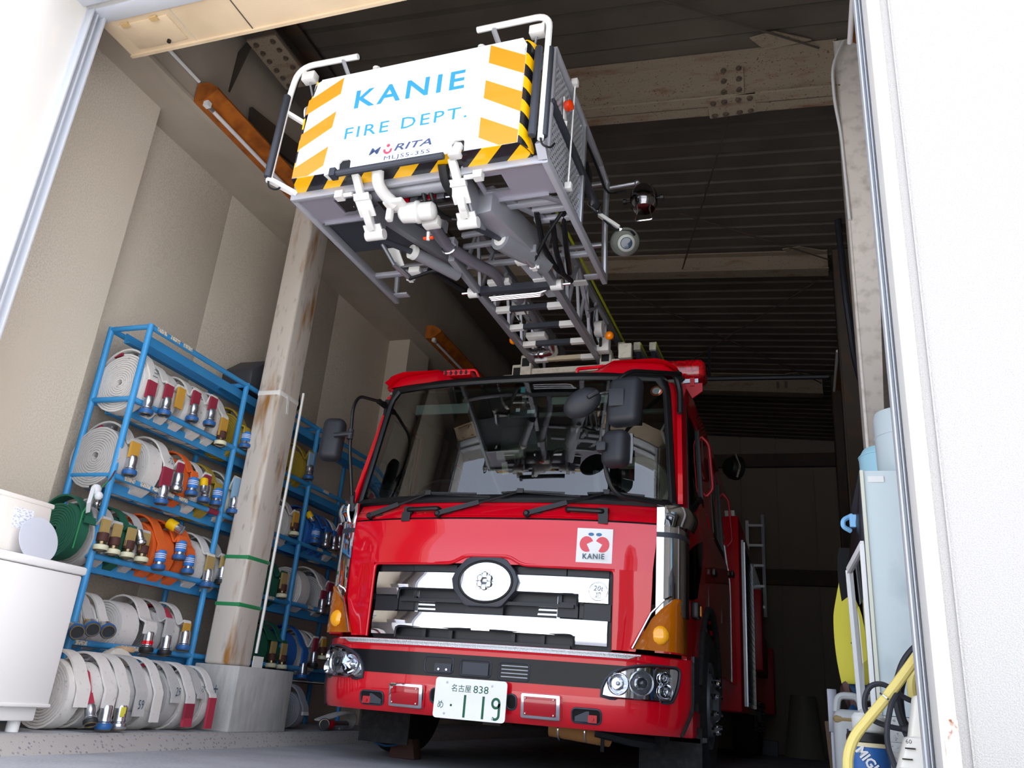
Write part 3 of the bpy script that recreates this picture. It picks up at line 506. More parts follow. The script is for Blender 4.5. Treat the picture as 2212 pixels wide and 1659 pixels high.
# ------------------------------------------------------------ wipers
for pu,pz_,hu,hz,bu0,bu1 in ((-.90,1.505,-.50,1.665,-.60,-.05),(-.365,1.505,.15,1.672,.02,.54),(.235,1.508,.70,1.675,.58,1.03)):
    def W(u,z,o): q=F(u,z,o); return q
    a,h=V(W(pu,pz_,.04)),V(W(hu,hz,.035)); mid=a.lerp(h,.5)
    wb=tb().bar(a,mid,.03,.022,(0,-1,0)).tube([mid,h],[.012,.006],6).lathe(V(W(pu,pz_,.005)),(0,-1,0),[(.024,0),(.022,.04),(.012,.05)],12); wp=part('wiper_arm',wb,BLK,truck)
    part('wiper_blade',tb().bar(W(bu0,hz-.006,.022),W(hu,hz,.026),.014,.012).bar(W(hu,hz,.026),W(bu1,hz-.028,.022),.014,.012),RUB,wp)
    part('wiper_bridge',tb().bar(W(bu0+.1,hz+.004,.034),W(bu1-.1,hz-.008,.034),.008,.012).cbox(W(hu,hz+.004,.035),(.04,.02,.03)),BLK,wp)
    part('washer_hose',tb().tube([W(pu+.03,pz_+.0,.02),W(pu+.06,pz_+.004,.022),W(pu+.09,pz_+.012,.01)],.004,5),BLK,wp)
# ------------------------------------------------------------ inside the cab
INT=mat('cab_trim','#4a4e4c',.8); INL=mat('cab_light_trim','#8c9490',.8); SEAT=mat('seat_fabric','#35373a',.9); BEI=mat('beige_trim','#a39d8c',.7)
part('cab_floor',tb().box(-1.1,1.1,.3,3.9,.98,1.02),INT,truck)
part('cab_back_wall',tb().box(-1.1,1.1,3.82,3.86,1.0,2.55),INL,truck)
b=tb(); b.grid(lambda u,k:(u,lerp([(0,.22),(.4,.36),(1,.62)],k)+.09*abs(u)**2.6,1.60+.05*math.sin(pi*k)),seq(-1.02,1.02,16),seq(0,1,6),(0,0,-.3)); dash=part('dashboard',b,INT,truck)
part('instrument_hood',tb().tube([(-.95,.5,1.60),(-.75,.5,1.68),(-.55,.5,1.68),(-.38,.5,1.60)],.06,8),INT,dash)
st=tb(); c=V((-.66,.66,1.75)); ay=V((0,math.sin(R(35)),math.cos(R(35)))) ; ay=V((0,.60,.80)); st.tube([c+V((1,0,0))*.21*math.cos(2*pi*i/28)+ay*.21*math.sin(2*pi*i/28) for i in range(28)],.015,8,True); st.bar(c-V((.2,0,0)),c+V((.2,0,0)),.03,.015).cyl(c,c+V((0,.05,-.14)),.05,12); part('steering_wheel',st,BLK,truck)
for x in (-.62,.62):
    s1=tb().box(x-.26,x+.26,1.15,1.65,1.30,1.42).box(x-.25,x+.25,1.58,1.72,1.38,2.02); so_=part('seat',s1,SEAT,truck,bev=.04); part('headrest',tb().box(x-.13,x+.13,1.60,1.70,2.05,2.24),SEAT,so_,bev=.03)
for x in (-.75,-.25,.25,.75): part('rear_seat',tb().box(x-.23,x+.23,3.4,3.6,1.4,2.15),SEAT,truck,bev=.04)
part('sun_visor',tb().box(-.86,-.43,.53,.55,2.36,2.44),INL,truck,bev=.008); part('sun_visor',tb().box(.20,.62,.53,.55,2.40,2.46),INL,truck,bev=.008)
part('overhead_console',tb().box(-.45,.95,1.3,1.9,2.30,2.52),INT,truck,bev=.02)
part('partition_post',tb().bar((-.50,.60,2.50),(-.40,1.7,1.75),.02,.05),INL,truck)
part('grey_blind_roll',tb().cyl((-.42,1.2,2.23),(-.20,1.2,2.26),.045,14).bar((-.36,1.2,2.18),(-.34,1.2,2.08),.02,.05),BEI,truck)
part('roof_bar',tb().cyl((-.25,.9,2.46),(.95,.9,2.46),.02,8),INL,truck)
part('equipment_panel',tb().box(-.05,.85,2.3,2.36,1.6,2.3),BLK,truck); part('equipment_box',tb().box(-.18,.16,2.0,2.25,1.75,1.98),BEI,truck,bev=.01); part('tool_grip',tb().tube([(.22,1.9,2.3),(.26,1.9,1.75)],.035,8),ALD,truck); part('tool_grip',tb().tube([(.55,1.9,2.0),(.58,1.9,1.7)],.02,8),ALD,truck)
part('seat_arch',tb().tube(fil([(.80,1.5,1.7),(.88,1.5,2.1),(.75,1.5,2.25),(.5,1.5,2.25)],.1),.05,8),BEI,truck)
part('grab_strap',tb().tube([(.98,.8,2.35),(.94,.8,2.28),(.97,.8,2.18)],.009,6),WHM,truck)
rd=part('drive_recorder',tb().box(-.09,.12,.47,.52,2.29,2.38),BLK,truck,bev=.006)
part('recorder_label',tb().box(-.04,-.01,.468,.4705,2.335,2.36),WHM,rd); part('recorder_label',tb().box(.045,.10,.468,.4705,2.32,2.345),WHM,rd)
part('recorder_mount',tb().bar((.01,.49,2.36),(.015,.47,2.46),.03,.02),BLK,rd)
part('blue_sticker',tb().box(-.012+.02,.022+.02,.402,.403,2.452,2.494),mat('sticker_blue','#41b4c4',.5),truck)
b=tb(); cx=F(.975,2.44,-.001); b.lathe((cx[0]-.015,cx[1]-.0,cx[2]-.005),(0,-1,.28),[(.042,0),(.042,.002)],24); sk=part('round_sticker',b,mat('sticker_orange','#b8552a',.5),truck)
b=tb().lathe((cx[0]-.015,cx[1]-.002,cx[2]-.005),(0,-1,.28),[(.028,0),(.028,.002)],20); part('sticker_centre',b,WHM,sk)
part('sticker_number',txt('26',(cx[0]-.031,cx[1]-.0055,cx[2]-.014),(1,0,0),(0,.27,1),.03,.02,mb=tb()),mat('sticker_orange','#b8552a'),sk)
# ------------------------------------------------------------ roof equipment
q=part('siren_grille',tb().box(-.62,-.40,.42,.60,2.62,2.665),REDM,truck,bev=.008)
for k in range(5): part('grille_bar',tb().box(-.60+.04*k,-.585+.04*k,.412,.425,2.625,2.66),BLK,q)
part('roof_handle',tb().tube(fil([(-.60,.46,2.60),(-.60,.42,2.655),(-.36,.42,2.655),(-.34,.46,2.60)],.02),.009,6),RED,truck)
part('roof_handle',tb().tube(fil([(.40,.50,2.58),(.385,.48,2.645),(.60,.48,2.655),(.63,.50,2.59)],.025),.013,8),RED,truck)
RLN=mat('red_beacon','#c1000f',.12,coat=1,noise=[(60,'#8f000a',.45,.55,0,S1)])
for s in (-1,1):
    lb=part('beacon_bar',tb().box(*sorted((s*.62,s*1.25)),.72,.95,2.64,2.79),RLN,truck,bev=.05,bseg=4); part('beacon_base',tb().box(*sorted((s*.66,s*1.2)),.75,.92,2.61,2.64),ALS,lb)
    part('beacon_bracket',tb().prism([(s*1.10,.74,2.60),(s*1.23,.74,2.60),(s*1.23,.74,2.54),(s*1.16,.74,2.49)],(0,.02,0)).bar((s*1.16,.75,2.64),(s*1.16,.75,2.58),.04,.03),REDM,lb)
CRD=mat('ladder_cream_paint','#c9c4b6',.5,noise=[(30,'#b5af9f',.5,.7,4,S1)])
# ------------------------------------------------------------ chassis, wheels, body
def wheel(w,s,dual=False):
    u1=1.215; b=tb(); b.lathe((s*u1,w,.5),(-s,0,0),[(.27,.03),(.36,.0),(.43,.0),(.475,.025),(.497,.06),(.5,.13),(.497,.22),(.475,.27),(.30,.28)],40); t=part('wheel',b,RUB,truck)
    q=tb()
    for k in range(3): q.lathe((s*(u1-.09-.05*k),w,.5),(-s,0,0),[(.495,0),(.503,.002),(.503,.028),(.495,.03)],40)
    part('tyre_tread',q,RUB,t)
    rim=tb().lathe((s*(u1-.02),w,.5),(s,0,0),[(.28,-.02),(.275,.015),(.25,.01),(.235,-.04),(.22,-.05),(.20,.02),(.11,.035),(.10,.05),(.085,.07),(0,.075)],32); rm=part('rim',rim,mat('wheel_grey','#6b7078',.4,.4),t)
    for k in range(10):
        a=2*pi*k/10+.3; p=(s*(u1+.0),w+.1675*math.cos(a),.5+.1675*math.sin(a)); part('wheel_nut',tb().cyl(p,(p[0]+s*.04,p[1],p[2]),.021,6).cyl((p[0]+s*.04,p[1],p[2]),(p[0]+s*.055,p[1],p[2]),.013,8),CHR,rm)
for s in (-1,1):
    wheel(1.40,s); wheel(6.95,s); wheel(8.25,s)
    part('wheel_arch',tb().grid(lambda a,k:(s*(1.19-.35*k),1.4+.61*math.cos(R(a)),.52+.61*math.sin(R(a))),seq(-10,190,16),[0,1],(0,0,.012)),BLK,truck)
    part('arch_lip',tb().tube([SD(s,1.4+.60*math.cos(R(a)),.53+.60*math.sin(R(a)),.012) for a in range(5,180,12)],.022,8),RUB,truck)
    part('mud_flap',tb().box(*sorted((s*.86,s*1.23)) if s>0 else (-1.02,-.66),.62,.635,.06 if s>0 else .10,.36),RUB,truck)
    part('entry_step',tb().box(*sorted((s*1.04,s*1.20)),.46,.80,.30,.45),REDM,truck,bev=.015); (part('step_tread',tb().box(1.04,1.22,.62,1.0,.275,.30),TREAD,truck) if s>0 else None)
    part('fender_skirt',tb().grid(lambda w,z:SD(s,w,z,.01),[.62,.78,.86],[.50,.6,.76],(-s*.02,0,0)),GUN,truck)
part('front_axle',tb().cyl((-1.0,1.4,.42),(1.0,1.4,.42),.06,10),BLK,truck); part('chassis_rail',tb().box(-.45,-.36,.3,9.4,.55,.85),BLK,truck); part('chassis_rail',tb().box(.36,.45,.3,9.4,.55,.85),BLK,truck)
part('sump_guard',tb().box(-.6,.55,.7,1.9,.36,.55),BLK,truck); part('front_cross_member',tb().box(-.72,.72,.16,.30,.42,.62),BLK,truck)
hp=part('lagged_pipe',tb().tube([(.38,.35,.30),(.62,.36,.28),(.72,.42,.27)],.055,12),mat('pipe_lagging','#9a6a3a',.8),truck)
for u in (.44,.60): part('clamp',tb().tube([(u+.012*0,.355+.057*math.cos(2*pi*i/14),.288+.057*math.sin(2*pi*i/14)) for i in range(14)],.006,5,True),STEEL,hp)
part('suspension_part',tb().tube([(.66,.32,.30),(.86,.34,.27),(.98,.4,.26)],.035,8).cyl((.70,.33,.27),(.70,.33,.19),.012,6),BLK,truck)
bd=part('body',tb().box(-1.24,1.24,3.98,9.35,.50,2.40),RED,truck,bev=.015)
part('body_deck',tb().box(-1.2,1.2,4.0,9.3,2.40,2.46),TREAD,bd)
sh=part('roller_shutter',tb().box(1.238,1.262,4.35,5.75,.56,2.22),ALD,bd)
for k in range(24): part('shutter_slat',tb().box(1.262,1.268,4.42,5.68,.60+.066*k,.655+.066*k),GUN,sh)
part('shutter_guide',tb().box(1.262,1.285,5.68,5.73,.56,2.2),CHR,sh); part('shutter_guide',tb().box(1.262,1.275,4.37,4.42,.56,2.2),ALS,sh); part('shutter_lock',tb().sphere((1.275,4.46,.60),.025,8),CHR,sh)
part('gear_locker',tb().box(1.1,1.36,6.0,6.35,1.0,1.95),REDM,bd,bev=.02); part('outrigger_box',tb().box(.6,1.38,9.0,9.32,.55,1.5),REDM,bd,bev=.02); part('fender_panel',tb().box(1.2,1.30,6.4,8.9,1.05,1.6),GUN,bd,bev=.02)
part('locker_window',tb().box(1.30,1.306,6.5,6.9,1.10,1.35),DK,bd)
lad=part('rear_ladder',tb().bar((1.02,9.40,2.0),(1.02,9.40,3.55),.03,.05),ALS,truck); part('ladder_rail',tb().bar((1.27,9.40,2.0),(1.27,9.40,3.65),.03,.05),ALD,lad)
for k in range(5): part('ladder_rung',tb().bar((1.02,9.40,2.15+.33*k),(1.27,9.40,2.15+.33*k),.04,.04),ALS,lad)
sp=part('work_lamp',tb().lathe((1.22,2.9,2.62),(.7,.7,0),[(.0,0),(.08,.01),(.11,.06),(.115,.12)],18),BLK,truck); part('lamp_guard',tb().tube(fil([(1.30,2.86,2.72),(1.34,2.86,2.6),(1.31,2.86,2.5)],.02),.01,6),CHR,sp)
# ------------------------------------------------------------ rescue basket at the ladder tip (frame: a right, b back, z up from the floor)
TBK=M4.Translation(V((-1.92,3.26,0)))@M4.Rotation(R(-1.0),4,'Z')
def bk(): return MB(TBK)
def hazard(name,vec,pitch):
    m=bpy.data.materials.new(name); m.use_nodes=True; n=m.node_tree; b=n.nodes['Principled BSDF']; b.inputs['Roughness'].default_value=.25; b.inputs['Coat Weight'].default_value=.4
    tc=n.nodes.new('ShaderNodeTexCoord'); d=n.nodes.new('ShaderNodeVectorMath'); d.operation='DOT_PRODUCT'; d.inputs[1].default_value=tuple(V(vec)/pitch); n.links.new(tc.outputs['Object'],d.inputs[0])
    f=n.nodes.new('ShaderNodeMath'); f.operation='FRACT'; n.links.new(d.outputs['Value'],f.inputs[0]); g=n.nodes.new('ShaderNodeMath'); g.operation='GREATER_THAN'; g.inputs[1].default_value=.5; n.links.new(f.outputs[0],g.inputs[0])
    x=n.nodes.new('ShaderNodeMix'); x.data_type='RGBA'; n.links.new(g.outputs[0],x.inputs[0]); x.inputs[6].default_value=lin('#14151a'); x.inputs[7].default_value=lin('#f0b400'); n.links.new(x.outputs[2],b.inputs['Base Color']); return m
HZS=hazard('hazard_side',(0,.9,1),.155); HZB=hazard('hazard_bottom',(1,1.05,0),.22)
outl=[(-.703,3.072),(-.40,3.072),(-.405,3.13),(-.39,3.148),(-.345,3.148),(-.33,3.13),(-.328,3.072),(.285,3.075),(.280,3.135),(.295,3.155),(.340,3.155),(.352,3.14),(.355,3.076),(.652,3.078),(.657,3.72),(.63,3.766),(-.622,3.754),(-.668,3.73)]
bas=part('basket_front_panel',bk().prism([(a,0,z) for a,z in outl],(0,.012,0)),mat('panel_white','#f4f5f7',.16,0,.9),truck,'white gloss front panel of the rescue basket')
part('hazard_side',bk().grid(lambda k,z:(.656+.05*math.sin(pi/2*k),.11*k**1.3,z),seq(0,1,6),[3.075,3.25,3.5,3.7,3.75],(-.01,0,0)),HZS,bas)
part('hazard_side',bk().grid(lambda k,z:(-.703-.03*math.sin(pi/2*k)+.04*sst(3.5,3.75,z),.11*k,z),seq(0,1,4),[3.075,3.25,3.5,3.7,3.75],(.01,0,0)),HZS,bas)
part('hazard_bottom',bk().prism([(-.703,0,3.070),(.655,0,3.075),(.705,.115,3.058),(-.735,.115,3.055)],(0,0,.01)),HZB,bas)
part('panel_top',bk().prism([(-.63,0,3.752),(.63,0,3.764),(.66,.11,3.755),(-.66,.11,3.745)],(0,0,.006)),MC['panel_white'],bas)
for a in (-.37,.315): part('hook_recess',bk().box(a-.05,a+.05,.013,.03,3.07,3.17),BLK,bas)
ORG=mat('reflective_orange','#ee8a0c',.3,coat=.3); LBL=mat('lettering_blue','#2b8fd0',.35)
OP=[[(-.476,3.742),(-.48,3.625),(-.697,3.511),(-.692,3.617)],[(-.487,3.501),(-.496,3.389),(-.701,3.264),(-.697,3.375)],[(-.497,3.257),(-.506,3.129),(-.60,3.075),(-.702,3.075),(-.700,3.142)],
    [(.443,3.762),(.442,3.64),(.653,3.522),(.655,3.644)],[(.436,3.523),(.435,3.403),(.653,3.273),(.655,3.4)],[(.43,3.279),(.431,3.147),(.55,3.079),(.650,3.079),(.651,3.157)]]
for q in OP: part('reflective_stripe',bk().prism([(a,-.0012,z) for a,z in q],(0,.0011,0)),ORG,bas)
tp=lambda a,z:(a,-.0006,z)
part('lettering',txt('KANIE',tp(-.372,3.494),(1,0,.006),(0,0,1),.682,.128,.001,.018,0,bk(),1.25),LBL,bas)
part('lettering',txt('FIRE DEPT.',tp(-.400,3.286),(1,0,.012),(0,0,1),.748,.076,.001,.004,0,bk(),1.2),LBL,bas)
NAVY=mat('logo_navy','#3a4a74',.4)
part('maker_lettering',txt('M',tp(-.221,3.147),(1,0,.01),(0,0,1),.072,.044,.001,.012,.25,bk()),NAVY,bas); part('maker_lettering',txt('RITA',tp(-.066,3.150),(1,0,.01),(0,0,1),.226,.044,.001,.014,.25,bk()),NAVY,bas)
b=bk()
def ring(b,c,r0,r1,a0,a1,n=20):
    p=[]; 
    for i in range(n+1):
        t=R(a0+(a1-a0)*i/n); p+=[(c[0]+r0*math.cos(t),-.0014,c[1]+r0*math.sin(t)),(c[0]+r1*math.cos(t),-.0014,c[1]+r1*math.sin(t))]
    b.add(p,[(2*i,2*i+1,2*i+3,2*i+2) for i in range(n)])
ring(b,(-.105,3.164),.013,.027,-200,20); ring(b,(-.105,3.193),.0005,.011,0,360); part('maker_symbol',b,mat('logo_red','#e2405c',.4),bas)
part('model_lettering',txt('MLJS5-35S',tp(-.120,3.090),(1,0,.01),(0,0,1),.275,.034,.001,0,0,bk(),1.15),NAVY,bas)
# frame: floor rails, posts, top rails
def B(p,q,w,h,nm='frame_bar',m=None,par=None,upv=(0,0,1)): return part(nm,bk().bar(p,q,w,h,upv),m or ALP,par or fr,bev=min(w,h)*.18,sm=40)
fr=part('basket_frame',bk().bar((-.77,.125,3.035),(.785,.125,3.045),.03,.05),ALP,truck,'silver tube frame of the rescue basket',bev=.006)
for s,a in ((-1,-.76),(1,.768)):
    B((a,.11,3.04),(a,1.45,3.04),.035,.055); B((a,.13,3.78),(a,1.20,3.78),.035,.035)
    part('corner_post',bk().tube(fil([(a,1.43,3.04),(a,1.385,3.416),(a,1.395,3.77)],.03),.021,10),ALS,fr)
    B((a,.135,3.05),(a,.135,3.78),.03,.03); B((a,.795,3.05),(a,.795,3.78),.035,.03,m=ALS); B((a,.12,3.417),(a,1.22,3.417),.05,.035,m=GUN)
    B((a,1.2,3.78),(a,1.39,3.77),.03,.03); B((a-s*.12,1.385,3.045),(a,1.385,3.045),.06,.012)
for b0,a0 in ((.497,.30),(.575,.55),(.675,.53)):
    B((a0,b0,3.05),(.755,b0,3.05),.045,.03)
B((-.76,1.10,3.05),(.76,1.10,3.05),.04,.03); B((-.76,1.42,3.3),(.76,1.42,3.3),.03,.03,m=ALS); B((-.76,1.40,3.77),(.76,1.40,3.77),.03,.03,m=ALS)
B((.38,.34,3.045),(.60,.68,3.05),.045,.012,m=ALD); B((.62,.40,3.04),(.76,.52,3.04),.04,.012,m=ALD)
part('floor_tread_plate',bk().box(-.745,-.12,.42,.80,3.062,3.07),GUN,fr)
# floor plates with a window each
for s,a0,a1,wa0,wa1,w0,w1 in ((1,.345,.755,.37,.505,.175,.31),(-1,-.745,-.30,-.535,-.40,.19,.335)):
    b=bk().box(a0,a1,.13,w0,3.028,3.042).box(a0,a1,w1,.40,3.028,3.042).box(a0,wa0,w0,w1,3.028,3.042).box(wa1,a1,w0,w1,3.028,3.042); fp=part('floor_plate',b,mat('plate_lilac_grey','#9c98a6',.45,.4),fr)
    part('plate_lip',bk().box(wa0,wa1,w1-.012,w1,3.018,3.03).box(a0+.03,a1-.05,.392,.402,3.012,3.03),ALS,fp)
    part('plate_bead',bk().bar((a0,.118,3.02),(a1,.118,3.02),.012,.012),ALS,fp)
def perf(name):
    m=mat(name,'#b9bcc4',.42,.3); n=m.node_tree; b=n.nodes['Principled BSDF']; tc=n.nodes.new('ShaderNodeTexCoord'); sp=n.nodes.new('ShaderNodeSeparateXYZ'); n.links.new(tc.outputs['Object'],sp.inputs[0])
    def tri(sock,k,ph=None):
        a=n.nodes.new('ShaderNodeMath'); a.operation='MULTIPLY'; a.inputs[1].default_value=k; n.links.new(sock,a.inputs[0]); s=a.outputs[0]
        if ph: c=n.nodes.new('ShaderNodeMath'); n.links.new(s,c.inputs[0]); n.links.new(ph,c.inputs[1]); s=c.outputs[0]
        f=n.nodes.new('ShaderNodeMath'); f.operation='FRACT'; n.links.new(s,f.inputs[0]); g=n.nodes.new('ShaderNodeMath'); g.operation='SUBTRACT'; g.inputs[1].default_value=.5; n.links.new(f.outputs[0],g.inputs[0]); h=n.nodes.new('ShaderNodeMath'); h.operation='ABSOLUTE'; n.links.new(g.outputs[0],h.inputs[0]); return h.outputs[0]
    fl=n.nodes.new('ShaderNodeMath'); fl.operation='MULTIPLY'; fl.inputs[1].default_value=38; n.links.new(sp.outputs[2],fl.inputs[0]); f2=n.nodes.new('ShaderNodeMath'); f2.operation='FLOOR'; n.links.new(fl.outputs[0],f2.inputs[0]); f3=n.nodes.new('ShaderNodeMath'); f3.operation='MULTIPLY'; f3.inputs[1].default_value=.5; n.links.new(f2.outputs[0],f3.inputs[0])
    a=tri(sp.outputs[1],24,f3.outputs[0]); c=tri(sp.outputs[2],38)
    la=n.nodes.new('ShaderNodeMath'); la.operation='LESS_THAN'; la.inputs[1].default_value=.26; n.links.new(a,la.inputs[0]); lc=n.nodes.new('ShaderNodeMath'); lc.operation='LESS_THAN'; lc.inputs[1].default_value=.22; n.links.new(c,lc.inputs[0])
    mu=n.nodes.new('ShaderNodeMath'); mu.operation='MULTIPLY'; n.links.new(la.outputs[0],mu.inputs[0]); n.links.new(lc.outputs[0],mu.inputs[1])
    iv=n.nodes.new('ShaderNodeMath'); iv.operation='SUBTRACT'; iv.inputs[0].default_value=1; n.links.new(mu.outputs[0],iv.inputs[1]); n.links.new(iv.outputs[0],b.inputs['Alpha']); return m
PERF=perf('perforated_plate')
for s,a in ((-1,-.752),(1,.76)):
    for z0,z1 in ((3.07,3.39),(3.445,3.75)):
        pp=part('perforated_panel',bk().box(a-.002,a+.002,.15,.785,z0,z1),PERF,fr)
        for b0 in (.2,.72):
            for z in (z0+.03,z1-.03): part('rivet',bk().cyl((a+s*.002,b0,z),(a+s*.008,b0,z),.006,6),ALS,pp)
# crash rails with black padding
for s in (-1,1):
    pts=[(-.885,.03,3.10),(-.868,.03,3.70),(-.845,.035,3.93),(-.43,.03,3.915)] if s<0 else [(.765,.03,3.10),(.765,.03,3.75),(.765,.03,3.925),(.335,.03,3.925)]
    b=bk(); P=fil(pts,.11,6)
    b.tube(P,.018,8); rl=part('crash_rail',b,WHM,fr)
    o=.012 if s>0 else -.012
    for da,db in ((0,-.008),) if s<0 else ((-.045,0),(.012,.02)): part('rail_pad',bk().cyl((P[0][0]+da*1.0,P[0][1]+db-.01,3.12),(pts[1][0]+da,P[0][1]+db-.01,3.70),.022,12),GUN,rl,bev=.006)
    part('rail_edge',bk().tube([V(p)+V((0,.02,.012)) for p in P[3:]],.012,6),BLK,rl)
    e=pts[-1]; part('rail_brace',bk().bar((e[0]-s*-.10 if s<0 else e[0]+.10,e[1],3.90) if 0 else (e[0]+(-.10 if s<0 else .10),.03,3.905),(e[0]+(-.04 if s<0 else .15),.06,3.76),.028,.02),ALP,rl)
    a0=pts[1][0]
    if s<0: (part('rail_brace',bk().bar((-.872,.04,3.60),(-.70,.12,3.50),.03,.02),WHM,rl),part('rail_brace',bk().bar((-.885,.04,3.12),(-.74,.12,3.05),.04,.025),WHM,rl))
    else: (part('rail_brace',bk().bar((.765,.05,3.70),(.66,.12,3.58),.03,.02),ALP,rl),part('rail_brace',bk().bar((.76,.05,3.10),(.76,.12,3.05),.05,.05),ALP,rl))
    part('camera_box',bk().cbox((pts[2][0]-s*.075,.06,3.855),(.09,.06,.06)).bar((pts[2][0]-s*.03,.05,3.90),(pts[2][0]-s*.06,.06,3.86),.03,.03),LWH,rl,bev=.008)
    part('cable',bk().tube([(pts[2][0]-s*.08,.06,3.82),(pts[2][0]-s*.10,.08,3.74),(pts[2][0]-s*.14,.12,3.62)],.006,5),ALD,rl)
    part('pad_cable',bk().tube(fil([(P[0][0],.02,3.12),(P[0][0]+.01,.03,3.06),(P[0][0]+.05,.05,3.05),(P[0][0]+.06,.08,3.10)],.03),.006,5),BLK,rl)
for a in (-.30,.365): part('grab_knob',bk().cyl((a,.05,3.75),(a,.05,3.80),.018,10).cyl((a,.05,3.80),(a,.05,3.815),.024,10),LWH,fr)
part('round_horn',bk().lathe((-.71,.1,3.60),(-1,-.2,0),[(.012,0),(.016,.03),(.05,.045),(.045,.055)],16),LWH,fr)
sl2=part('side_lamp',bk().lathe((.785,.35,3.56),(1,-.3,0),[(.03,0),(.034,.015),(.03,.035),(.0,.045)],14),mat('orange_lens','#e23a06',.1,coat=1),fr); part('lamp_bracket',bk().bar((.775,.35,3.62),(.775,.37,3.48),.04,.008,(1,0,0)).bar((.775,.37,3.48),(.762,.40,3.42),.03,.01),LWH,sl2)
cr=part('release_cord',bk().cyl((.795,.458,3.81),(.795,.445,3.10),.005,6),WHM,fr)
for z in (3.818,3.098): part('cord_stop',bk().box(.775,.815,.435,.475,z-.025,z+.02),LWH,cr,bev=.006)
part('control_box',bk().box(.60,.74,1.0,1.12,3.47,3.67),BLK,fr,bev=.008); part('cable',bk().tube(fil([(.75,.80,3.73),(.77,1.1,3.70),(.79,1.30,3.62),(.82,1.42,3.70),(.90,1.42,3.70)],.1),.009,6),BLK,fr)
part('wire_hook',bk().tube(fil([(.72,1.1,3.42),(.78,1.12,3.36),(.80,1.14,3.43)],.02),.006,5),CHR,fr)
# searchlights on swing arms
a1=part('searchlight',bk().lathe((1.02,1.40,3.70),(.03,.0,-1),[(.0,0),(.06,.008),(.085,.05),(.092,.10),(.088,.15),(.07,.175),(.0,.18)],26),mat('dark_chrome','#8d8c90',.12,1),fr,'chrome round searchlight')
part('lamp_arm',bk().tube([(.768,1.41,3.735),(.965,1.41,3.745)],.014,8).sphere((.97,1.41,3.745),.022,8).bar((.97,1.41,3.74),(1.02,1.40,3.70),.03,.02),ALS,a1)
part('lamp_handle',bk().tube(fil([(.985,1.40,3.53),(.965,1.40,3.44),(1.085,1.40,3.44),(1.06,1.40,3.53)],.02),.006,6),CHR,a1)
for s in (-1,1): part('lamp_knob',bk().cyl((1.02+s*.085,1.40,3.60),(1.02+s*.12,1.40,3.60),.008,8).cyl((1.02+s*.115,1.40,3.60),(1.02+s*.135,1.40,3.60),.02,8),BLK,a1)
a2=part('searchlight',bk().lathe((.93,1.30,3.225),(.25,-.75,-.55),[(.085,-.06),(.095,-.04),(.09,0),(.07,.03),(.055,.05),(.055,.085),(.04,.09),(.0,.085)],26),mat('grey_lamp_body','#8f938c',.4,.3),fr,'grey camera lamp with blue lens')
part('lamp_arm',bk().bar((.768,1.22,3.405),(.90,1.24,3.30),.035,.022),LWH,a2); part('arm_joint',bk().sphere((.905,1.25,3.29),.022,8),CHR,a2); part('lamp_cable',bk().tube(fil([(.80,1.23,3.37),(.88,1.24,3.28),(.98,1.25,3.27),(1.0,1.25,3.24)],.04),.008,6),BLK,a2)
dl=V((.25,-.75,-.55)).normalized(); pc=V((.93,1.30,3.225))+dl*.088; part('lens',bk().lathe(pc,dl,[(.04,0),(.035,.006),(0,.01)],16),mat('blue_lens','#1c3346',.1,coat=1),a2)
